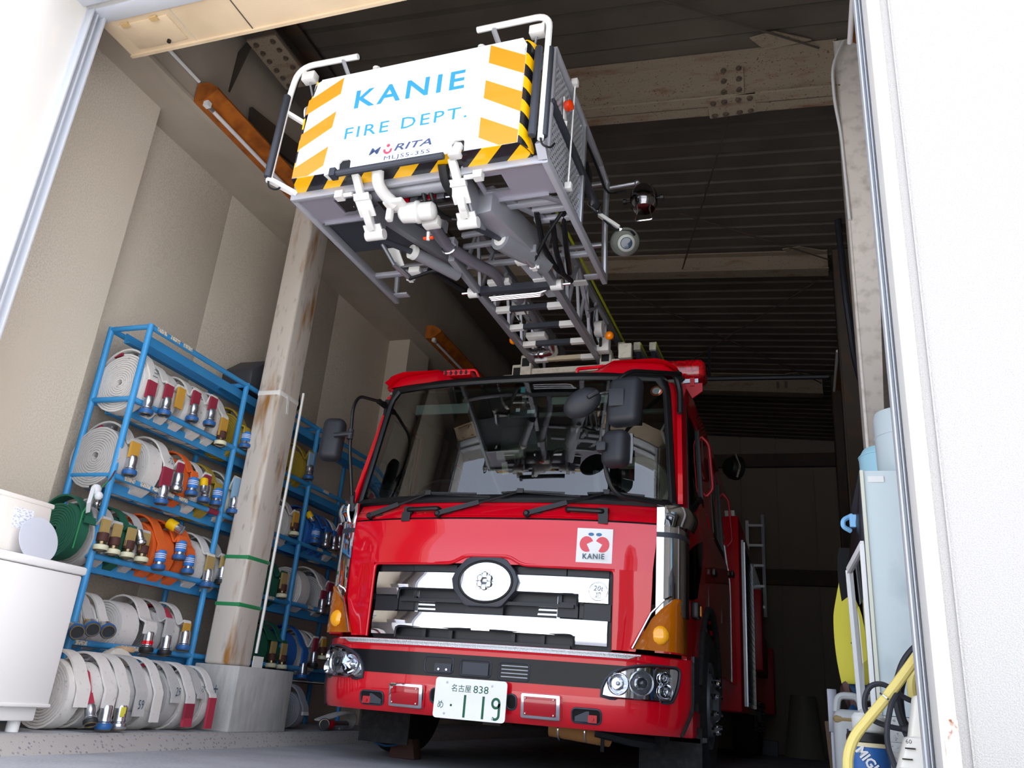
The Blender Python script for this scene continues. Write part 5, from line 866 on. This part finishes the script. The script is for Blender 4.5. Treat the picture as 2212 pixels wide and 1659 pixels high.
hose(4.0,z3,.175,.07,'g','t','cr',1.058,'grey hose with tan sleeve and cream coupling, second right of the dark green roll',G[2],slen=.11)
hose(4.12,z3,.18,.075,'n','t','cr',1.06,'green edged hose with tan sleeve and cream coupling, third right of the dark green roll',G[2],slen=.11)
q=hose(4.245,z3,.18,.075,'g','t','cr',1.055,'grey hose with tan sleeve and cream coupling, next to the orange rolls',G[2],slen=.11); coupling((-3.965,4.19,1.24),(.35,.25,-1),'sv',q,.75)
hose(4.40,z3,.19,.09,'o','o','bl',1.035,'orange hose with blue striped coupling, left one of the orange rolls on the fourth shelf',G[2],slen=.03,dy=.01)
q=hose(4.52,z3,.19,.09,'o','o','bl',1.13,'orange hose carrying the yellow coupling on top, middle of the fourth shelf',G[2],slen=.03,dy=.06); coupling((-4.02,4.50,1.36),(.7,.35,-.35),'yl',q,1.0)
hose(4.66,z3,.19,.09,'o','o','bl',1.055,'orange hose with blue striped coupling, right one of the orange rolls on the fourth shelf',G[2],slen=.03,dy=.03)
hose(4.86,z3,.18,.10,'w','t','sb',.995,"white hose with tan sleeve hanging past the fourth shelf's right post",G[2],slen=.10,dy=.05,wt=.075)
hose(5.06,z3,.18,.085,'g','t','bk',1.04,'grey hose with tan sleeve and dark coupling against the post on the fourth shelf',G[2],slen=.08)
hose(3.90,z4+.02,.13,.08,'g','g','sb',.6,'grey hose with an open dark coupling at the far left of the lowest shelf',G[3],out=(.75,-.5,-.25))
hose(4.0,z4+.02,.15,.08,'g','y','sb',.6,'grey hose with mustard cloth behind its open blue coupling on the lowest shelf',G[3],out=(.75,-.55,-.28))
hose(4.12,z4+.02,.15,.08,'w','g','sb',.6,'white hose with the right one of the two open blue couplings on the lowest shelf',G[3],out=(.75,-.55,-.28))
hose(4.35,z4+.02,.165,.15,'w','w','rk',.525,'large white hose with a heavy black and red coupling on the lowest shelf',G[3],slen=.05,dy=.12,wt=.10)
hose(4.60,z4+.02,.165,.09,'g','g','bk',.52,'grey hose with black banded coupling on the lowest shelf',G[3],slen=.10,dy=.04)
q=hose(4.75,z4+.02,.165,.13,'w','y','sb',.565,'white hose with red inner strap and mustard sleeve on the lowest shelf',G[3],slen=.06,dy=.06,wt=.06); part('red_strap',ribb(MB(),arc((-4.165,4.70,z4+.19),.185,150,5,8),.05,.012),SM['r'],q)
# on the platform
xf=-3.835
q=hose(3.70,.088,.175,.10,'w','w','none',.2,'big white hose roll on the platform beside the white machine, red strap and black coupling',G[4],xc=xf,slen=.02,dy=.03); part('red_strap',ribb(MB(),[(xf+.02,3.78,.43),(xf+.12,3.80,.38),(xf+.165,3.80,.28),(xf+.20,3.80,.22)],.045,.016),SM['r'],q); coupling((xf+.20,3.80,.215),(.45,-.15,-.9),'bk',q,.85)
q=hose(3.86,.088,.175,.09,'w','w','sb',.098,'white hose on the platform with a large upright blue-ringed coupling',G[4],xc=xf,slen=.07,dy=.06,tuck='r'); part('yellow_label',MB().box(xf+.225,xf+.235,4.0,4.03,.17,.22),mat('label_yellow','#e0d84a',.6),q)
hose(3.99,.088,.175,.09,'w','w','sv',.10,'white hose on the platform right of the large blue-ringed coupling',G[4],xc=xf,slen=.05,dy=.04)
hose(4.14,.088,.175,.10,'g','g','none',.16,'grey hose roll on the platform with inked figures on its cut end',G[4],xc=xf,mark='59',slen=.02,dy=.03)
hose(4.31,.088,.175,.14,'w','w','none',.13,'wide white hose roll in the middle of the row on the platform, plain cut end',G[4],xc=xf,slen=.02,dy=.0,wt=.07)
hose(4.47,.088,.17,.09,'g','g','none',.24,'grey hose on the platform, short cut end left of the maroon and red sleeve',G[4],xc=xf,mark='29',slen=.02,tuck='r')
q=hose(4.60,.088,.17,.09,'w','m','none',.16,'white hose on the platform with a maroon and red sleeve end',G[4],xc=xf,slen=.09,dy=.01); part('red_end',ribb(MB(),[(xf+.194,4.61,.165),(xf+.196,4.61,.115)],.08,.02),SM['r'],q)
hose(4.70,.088,.165,.08,'g','g','none',.27,'grey hose on the platform second from the plinth, with faint ink on its end',G[4],xc=xf,slen=.02,mark='水',dy=.01)
hose(4.80,.088,.165,.07,'w','r','none',.11,'white hose on the platform against the plinth with a plus sign and long red sleeve',G[4],xc=xf,slen=.18,mark='+',dy=.03)
pb=thing('paper_bundle','crumpled cream paper with a tan tape strip on the platform hoses under the lowest shelf','paper',(-3.95,4.2,.43))
b=MB(); rnd=random.Random(3); b.grid(lambda a,k:(-3.98+.16*k,4.03+.36*a,.435+.10*math.sin(pi*a)*math.sin(pi*min(1,k*1.1+.1))**.7+rnd.uniform(-.008,.008)),seq(0,1,12),seq(0,1,8),(0,0,-.004)); part('paper',b,mat('cream_paper','#d8d2c6',.9),pb,sm=15); part('tape_strip',MB().box(-3.985,-3.90,4.24,4.33,.515,.548),mat('tan_tape','#c9a680',.7),pb,bev=.01)
# second bay, right of the post
RB='right of the post'
hose(5.93,z1,.18,.08,'v','p','sb',2.05,'olive hose with a slate blue sleeve on the upper shelf right of the post',G[0],slen=.12)
hose(5.86,z2,.18,.08,'w','y','cr',1.555,'white hose with mustard sleeve and brown band on the middle shelf right of the post',G[1],slen=.12)
q=hose(6.16,z2,.185,.09,'b','k','bl',1.555,'blue hose with blue striped coupling on the middle shelf right of the post',G[1],slen=.03,dy=.03); coupling((-4.0,6.10,1.80),(.5,.3,-.7),'yl',q,.8)
hose(6.34,z2,.18,.06,'b','k','sv',1.56,'blue hose with plain steel coupling, left of two on the middle shelf',G[1],slen=.04,dy=.03)
hose(6.47,z2,.18,.06,'b','k','sv',1.555,'blue hose with plain steel coupling, right of two on the middle shelf',G[1],slen=.04,dy=.04)
hose(6.60,z2,.18,.08,'w','m','sv',1.58,'white hose with maroon sleeve on the middle shelf behind the left mirror',G[1],slen=.10)
hose(5.84,z3,.17,.08,'n','t','cr',1.05,'green hose with tan sleeve and cream coupling on the fourth shelf right of the post',G[2],slen=.12)
hose(6.22,z3,.19,.14,'w','m','sv',1.0,'white hose roll with a maroon wrapped coupling on the fourth shelf right of the post',G[2],slen=.08,dy=.25,wt=.06)
hose(6.58,z3,.18,.12,'g','m','sv',1.08,'grey hose with maroon sleeve on the fourth shelf beside the turn signal of the truck',G[2],slen=.08,tuck='g')
hose(5.80,z4,.18,.07,'n','t','cr',.52,'green hose with tan sleeve right of the post, left of the lowest-shelf pair',G[3],slen=.12,dy=.06)
hose(5.96,z4,.18,.08,'n','t','cr',.518,'green hose with tan sleeve right of the post, right of the lowest-shelf pair',G[3],slen=.12,dy=.05)
hose(6.19,z4,.18,.13,'b','k','sb',.46,'bright blue hose with a blue-ringed coupling on the lowest shelf right of the post',G[3],slen=.10,dy=.14,wt=.08)
hose(6.44,z4,.17,.07,'w','m','bk',.56,'white hose with maroon sleeve and black coupling on the lowest shelf near the headlight',G[3],slen=.12,dy=.03)
hose(6.57,z4,.17,.07,'w','y','cr',.63,'white hose with mustard sleeve and cream coupling on the lowest shelf near the headlight',G[3],slen=.10,dy=.03)
solo('drip_tray',MB().box(-4.3,-3.98,6.2,7.0,.43,.437).box(-3.99,-3.98,6.2,7.0,.43,.445),WHM,'thin white tray under the lowest shelf right of the post','tray',(-4.14,6.6,.43))
hose(6.05,.087,.135,.09,'s','g','none',.2,'slate grey hose roll standing on the platform right of the plinth',G[4],xc=-3.85,slen=.02)
q=thing('loose_hose','white hose loop with an open blue coupling lying on the platform by the bumper','hose',(-3.75,6.45,.087)); b=MB(); ribb(b,fil([(-3.74,6.36,.16),(-3.68,6.55,.22),(-3.70,6.80,.23),(-3.74,6.92,.16),(-3.74,6.85,.10),(-3.72,6.60,.10)],.12,5),.09,.012,(1,0,0)); part('hose_band',b,HM['w'],q); c=coupling((-3.72,6.40,.135),(.55,-.8,0),'sb',q,1.05); part('coupling',MB().cyl((-3.70,6.50,.13),(-3.69,6.72,.13),.032,14),CG,q); part('red_ring',MB().cyl((-3.70,6.46,.13),(-3.70,6.50,.13),.036,14),RED,q)
# ------------------------------------------------------------ left front: white machine and what stands on it
WMC=mat('machine_white','#e4e3e2',.45)
t=thing('washing_machine','white boxy washing machine at the left edge beside the hose rack','appliance',(-3.9,3.2,.087))
part('cabinet',MB().box(-4.2,-3.61,2.9,3.50,.21,.86),WMC,t,bev=.012); part('top_lid',MB().box(-4.2,-3.598,2.9,3.512,.862,.905),WMC,t,bev=.012); part('skirt',MB().box(-4.17,-3.64,2.92,3.46,.14,.208),WMC,t,bev=.008)
part('base_strip',MB().box(-4.2,-3.603,2.9,3.505,.206,.224),WMC,t,bev=.005)
for x in (-3.70,-4.12):
    for y in (2.97,3.40): f=part('foot',MB().cyl((x,y,.087),(x,y,.142),.03,14),WHM,t); part('foot_pad',MB().cyl((x,y,.087),(x,y,.093),.02,10),GUN,f)
CRP=mat('cream_plastic','#dcd6cf',.5)
t=thing('plastic_box','cream plastic box with a paper label, standing on the white machine','box',(-3.8,3.16,.905))
m=MB(M4.Translation(V((-3.80,3.16,.905)))@M4.Rotation(R(-8),4,'Y')); m.box(-.11,.09,-.17,.165,.0,.285); part('shell',m,CRP,t,bev=.018)
m=MB(M4.Translation(V((-3.80,3.16,.905)))@M4.Rotation(R(-8),4,'Y')); m.box(-.115,.095,-.175,.17,.262,.29); part('rim',m,CRP,t,bev=.008)
m=MB(M4.Translation(V((-3.80,3.16,.905)))@M4.Rotation(R(-8),4,'Y')); m.box(.0895,.0915,-.07,.05,.12,.225); part('paper_label',m,mat('label_paper','#e3e6ee',.7,noise=[(70,'#b6bccb',.52,.6,2,(1,1,2))]),t)
m=MB(M4.Translation(V((-3.80,3.16,.905)))@M4.Rotation(R(-8),4,'Y')); m.box(.089,.093,.115,.135,.16,.166); part('latch_slot',m,GUN,t)
t=solo('plastic_disc',MB().lathe((-3.66,3.205,.99),(1,0,.25),[(.0,0),(.10,.002),(.118,.006),(.118,.012),(.0,.018)],36),mat('frosted_plastic','#dfe3ee',.4,trans=.35),'round frosted plastic disc leaning on the cream box above the white machine','disc',(-3.64,3.205,.907))
# ------------------------------------------------------------ under the truck
t=thing('wheel_chock','brown wooden wheel chock with a blue rope at the front left tyre','chock',(-2.62,5.75,0))
part('wedge',MB().prism([(-2.72,5.60,0),(-2.52,5.60,0),(-2.55,5.60,.13),(-2.70,5.60,.13)],(0,.12,0)),mat('chock_wood','#4a2f28',.8),t,bev=.01); part('rope',MB().tube(fil([(-2.64,5.58,.09),(-2.70,5.52,.07),(-2.82,5.50,.10),(-2.85,5.5,.22),(-2.80,5.48,.33)],.06),.008,6),mat('rope_blue','#244e7d',.7),t)
# ------------------------------------------------------------ right: steel cabinet and clutter by the door
CAB=mat('cabinet_grey_green','#c3d0d4',.5,noise=[(4,'#aebcc2',.52,.7,7,S1)])
t=thing('steel_cabinet','pale grey-green steel cabinet with an open glass door, on concrete blocks at the right','cabinet',(.53,3.9,.475))
part('body',MB().box(.265,.85,3.60,4.25,.475,1.425),CAB,t,bev=.004); part('cabinet_edge',MB().box(.255,.268,3.592,3.61,.475,1.425),mat('cabinet_edge_cream','#d6d8c8',.5),t)
part('maker_plate',MB().box(.285,.345,3.596,3.60,1.375,1.40),WHM,t)
part('door_frame',MB().bar((.250,3.62,.49),(.235,4.26,.49),.022,.03).bar((.250,3.62,1.12),(.222,4.26,1.12),.022,.03).bar((.250,3.62,.49),(.250,3.62,1.12),.022,.03).bar((.235,4.26,.49),(.222,4.26,1.12),.03,.03),WHM,t)
part('door_glass',MB().prism([(.249,3.63,.50),(.236,4.25,.50),(.223,4.25,1.11),(.249,3.63,1.11)],(.004,0,0)),glassmat('cabinet_glass','#7d8c9c'),t)
part('door_track',MB().box(.252,.262,3.60,4.25,.475,1.42),GUN,t); part('top_flap',MB().prism([(.253,3.61,1.42),(.262,4.25,1.42),(.218,4.28,1.13),(.243,3.75,1.14)],(.01,0,0)),BLK,t); part('door_stopper',MB().sphere((.262,3.60,.86),.008,8),mat('stopper_blue','#5bb3dd',.3),t)
part('door_handle',MB().tube(fil([(.235,3.95,1.315),(.195,3.93,1.29),(.192,3.93,1.26),(.225,3.95,1.245)],.015),.011,8).box(.222,.25,3.93,3.96,1.26,1.315),mat('light_blue_plastic','#86bce8',.4),t,'light blue plastic handle')
PAIL=mat('translucent_pail','#cfdde2',.35,trans=.25); 
t=thing('plastic_pail','tall translucent plastic pail on top of the steel cabinet','pail',(.478,3.85,1.425)); part('body',MB().lathe((.478,3.85,1.426),(0,0,1),[(.125,0),(.13,.02),(.134,.30),(.128,.325),(.10,.335),(.0,.336)],30),PAIL,t); part('band',MB().tube([(.478+.1335*math.cos(2*pi*i/28),3.85+.1335*math.sin(2*pi*i/28),1.64) for i in range(28)],.003,5,True),PAIL,t)
t=thing('plastic_pail','sky blue plastic pail on the cabinet behind the tall translucent one','pail',(.425,4.10,1.425)); part('body',MB().lathe((.425,4.10,1.426),(0,0,1),[(.125,0),(.13,.02),(.134,.20),(.115,.235),(.06,.25),(0,.252)],30),mat('sky_blue_pail','#a9d8ea',.35,trans=.2),t); part('rim',MB().tube([(.425+.134*math.cos(2*pi*i/28),4.10+.134*math.sin(2*pi*i/28),1.625) for i in range(28)],.004,5,True),MC['sky_blue_pail'],t)
BLKC=mat('concrete_block','#c9cac6',.95,noise=[(60,'#8d908f',.60,.68,3,S1)],bump=(90,.5))
for k,(z0,z1) in enumerate(((0,.19),(.19,.385),(.385,.473))):
    t=thing('concrete_block',['lowest speckled concrete block under the cabinet','middle speckled concrete block with a round hollow, under the cabinet','thin topmost speckled concrete block directly under the cabinet'][k],'block',(.45,3.7,z0),'concrete blocks under the cabinet')
    h=z1-z0; prof=[(.27,z0),(.62,z0),(.62,z1),(.27,z1)]+([(.27,z0+h*.5+h*.33*math.cos(R(a))) if 0 else (.27+h*.3*math.sin(R(a)),z0+h*.5+h*.3*math.cos(R(a))) for a in range(0,181,20)] if k<2 else [])
    part('body',MB().prism([(x,3.58,z) for x,z in prof],(0,.5,0)),BLKC,t,bev=.003,sm=30)
    if k<2: part('hollow',MB().cyl((.44,3.575,z0+h/2),(.44,3.59,z0+h/2),h*.28,16),GUN,t)  # dark disc on the face, coloured as the shade of a hollow
t=thing('steel_can','blue paint can with black lid and white lettering beside the concrete blocks','can',(.198,3.34,0))
part('body',MB().lathe((.198,3.34,0),(0,0,1),[(.066,0),(.068,.01),(.068,.36),(.066,.365)],28),mat('can_blue','#235a9c',.4),t); part('paper_edge',MB().lathe((.198,3.34,.365),(0,0,1),[(.0685,0),(.0685,.012),(.066,.014)],28),mat('label_cream','#d9cda6',.6),t)
part('lid',MB().lathe((.198,3.34,.378),(0,0,1),[(.066,0),(.070,.004),(.070,.02),(.066,.03),(.060,.034),(0,.034)],28),BLK,t); part('cap',MB().lathe((.205,3.36,.412),(0,0,1),[(.05,0),(.055,.01),(.055,.05),(.045,.062),(0,.064)],22),mat('cap_white','#cfcfcb',.5),t)
part('can_lettering',txt('MIGHTY',(.150,3.2725,.350),(.62,.02,-.80),(.80,0,.62),.15,.034,.003,.03,0,MB()),WHM,t)
t=thing('jerry_can','grey plastic jerry can with a brown strap standing behind the blue can','jerry can',(.18,4.3,0))
part('body',MB().box(.115,.255,4.2,4.45,0,.50),mat('jerry_grey','#a9abab',.5),t,bev=.035,bseg=4); part('strap',MB().box(.112,.258,4.197,4.3,.44,.475),mat('strap_tan','#8f7a52',.7),t,bev=.03); part('groove',MB().box(.165,.172,4.196,4.2,.02,.42),GUN,t); part('handle',MB().tube(fil([(.13,4.3,.49),(.14,4.3,.56),(.23,4.3,.56),(.24,4.3,.49)],.03),.016,8),MC['jerry_grey'],t)
solo('metal_bracket',MB().box(.105,.150,4.78,4.80,.40,.60).box(.105,.150,4.78,4.90,.595,.605).box(.112,.142,4.77,4.80,.0,.40),ALD,'grey metal bracket post standing behind the jerry can','bracket',(.125,4.8,0),bev=.003)
solo('wooden_stick',MB().bar((.13,4.95,0),(.10,5.0,.45),.03,.02),mat('stick_wood','#5a4636',.8),'brown wooden stick leaning beside the metal bracket','stick',(.13,4.95,0))
t=thing('rescue_coat','black and yellow coat hanging behind the open cabinet door','clothing',(.2,4.5,.75))
VY=mat('vest_yellow','#c9bf3e',.7); b=MB(); b.grid(lambda k,z:(.168+.035*math.sin(5*z+1)+.02*abs(z-.95)*4*(1 if z<.95 else .7)+.10*k,4.50+.05*math.sin(7*z)-.02*k,z),seq(0,1,8),seq(.62,1.12,14),(0,.006,0)); part('yellow_panel',b,VY,t)
b=MB(); b.grid(lambda k,z:(.185+.13*k+.10*max(0,z-1.0)+.02*math.sin(9*z),4.53+.0*k,z),seq(0,1,6),seq(.62,1.28,14),(0,.05,0)); part('black_cloth',b,mat('black_cloth','#121215',.9),t)
part('lettering',txt('工町',(.215,4.44,.80),(.3,0,-1) if 0 else (.95,0,-.3),(.3,0,.95),.07,.055,.003,mb=MB()),BLK,t); part('white_tab',MB().prism([(.235,4.44,.78),(.27,4.44,.80),(.27,4.44,.66),(.215,4.44,.70)],(0,.004,0)),WHM,t)
t=solo('blue_bag',MB().sphere((.245,4.55,.60),.11,14,(.7,.8,1.0)).sphere((.24,4.56,.42),.10,14,(.8,.8,1.2)),mat('bag_blue','#1f4d75',.6),'shiny dark blue bag hanging under the yellow coat','bag',(.24,4.55,.3),sm=60)
b=MB(); b.grid(lambda k,z:(.17+.10*k+.015*math.sin(40*z),4.40+.02*math.sin(12*k),z+.03*math.sin(7*k)),seq(0,1,8),seq(.50,.60,6),(0,.008,0)); solo('brown_rag',b,mat('rag_brown','#5e4642',.9),'brown rag draped over the jerry can','rag',(.2,4.4,.5))
YH=mat('yellow_hose','#e0cd78',.5,coat=.2)
t=thing('yellow_hose','yellow rubber hose looping past the black cable by the door','hose',(.2,3.1,0)); part('hose',MB().tube(fil([(.40,3.15,.72),(.342,3.05,.648),(.298,3.05,.589),(.253,3.05,.53),(.193,3.05,.459),(.141,3.05,.397),(.118,3.05,.341),(.112,3.05,.20),(.14,3.08,.02)],.05),.0165,10),YH,t); part('hose',MB().tube(fil([(.40,3.2,.68),(.340,3.2,.60),(.335,3.2,.541),(.352,3.2,.49),(.42,3.2,.42)],.05),.0155,10),YH,t); part('hose_clip',MB().tube([(.243+.021*math.cos(2*pi*i/12)*.7,3.05+.021*math.sin(2*pi*i/12),.518+.021*math.cos(2*pi*i/12)*-.6) for i in range(12)],.0035,5,True),STEEL,t)
CBLK=mat('cable_black','#24262f',.55)
t=thing('cable_coil','coil of thick black cable hanging by the door frame behind the yellow hose','cable',(.36,3.2,.3))
part('cable_loop',MB().tube(fil([(.36,3.1,.505),(.30,3.1,.525),(.272,3.1,.547),(.238,3.1,.565),(.203,3.1,.557),(.182,3.1,.519),(.181,3.1,.477),(.202,3.1,.448),(.249,3.1,.434),(.302,3.1,.428),(.40,3.1,.432)],.03),.0085,8),CBLK,t)
for p,r in (([(.42,3.2,.74),(.361,3.2,.697),(.316,3.2,.642),(.285,3.2,.552),(.289,3.2,.48),(.316,3.2,.397),(.35,3.2,.36)],.012),([(.42,3.25,.73),(.371,3.25,.687),(.326,3.25,.616),(.301,3.25,.54),(.305,3.25,.453),(.337,3.25,.42)],.012),([(.273,3.02,.53),(.253,3.0,.501),(.235,3.0,.432),(.232,3.0,.379),(.251,3.0,.316),(.27,3.0,.25)],.0085),([(.40,3.22,.58),(.355,3.22,.53),(.338,3.22,.47),(.35,3.22,.40)],.010)): part('cable_loop',MB().tube(fil(p,.05),r,8),CBLK,t)
part('cable_plug',MB().tube([(.285,3.09,.430),(.315,3.09,.430),(.40,3.09,.428)],[.010,.019,.021],10),CBLK,t)
JUG=mat('jug_cream','#e8e4da',.45)
t=thing('plastic_jug','cream plastic jug with a scale printed on it at the foot of the door frame','jug',(.34,2.95,0)); part('body',MB().prism([(.283,2.9,.41),(.245,2.9,.30),(.20,2.9,.0),(.46,2.9,.0),(.46,2.9,.41)],(0,.14,0)),JUG,t,bev=.012); part('jug_neck',MB().prism([(.29,2.92,.40),(.315,2.92,.53),(.40,2.92,.53),(.40,2.92,.40)],(0,.1,0)),JUG,t,bev=.01)
for k,z in enumerate((.375,.345,.318)): part('scale_mark',MB().box(.272-.01*k,.30-.01*k,2.894,2.899,z,z+.004),BLK,t)
part('scale_number',txt('60',(.275,2.894,.39),(1,0,0),(0,0,1),.016,.012,.003,mb=MB()),BLK,t)
b=MB(); b.grid(lambda k,z:(-.32+.55*k*(1-.35*z/.85)+.12*z,13.55+.35*z/.85-.22*math.sin(pi*k),z),seq(0,1,10),seq(0.0,.85,8),(0,.25,0)); solo('cloth_sack',b,mat('sack_grey','#8f8a80',.95),'grey cloth sack slumped against the rear wall','sack',(-.1,13.7,0),sm=60)
solo('small_carton',MB().box(-.62,-.40,13.3,13.5,0,.20),mat('carton_grey','#6d7076',.8),'small grey carton on the floor behind the rear wheels','carton',(-.5,13.4,0),bev=.01)
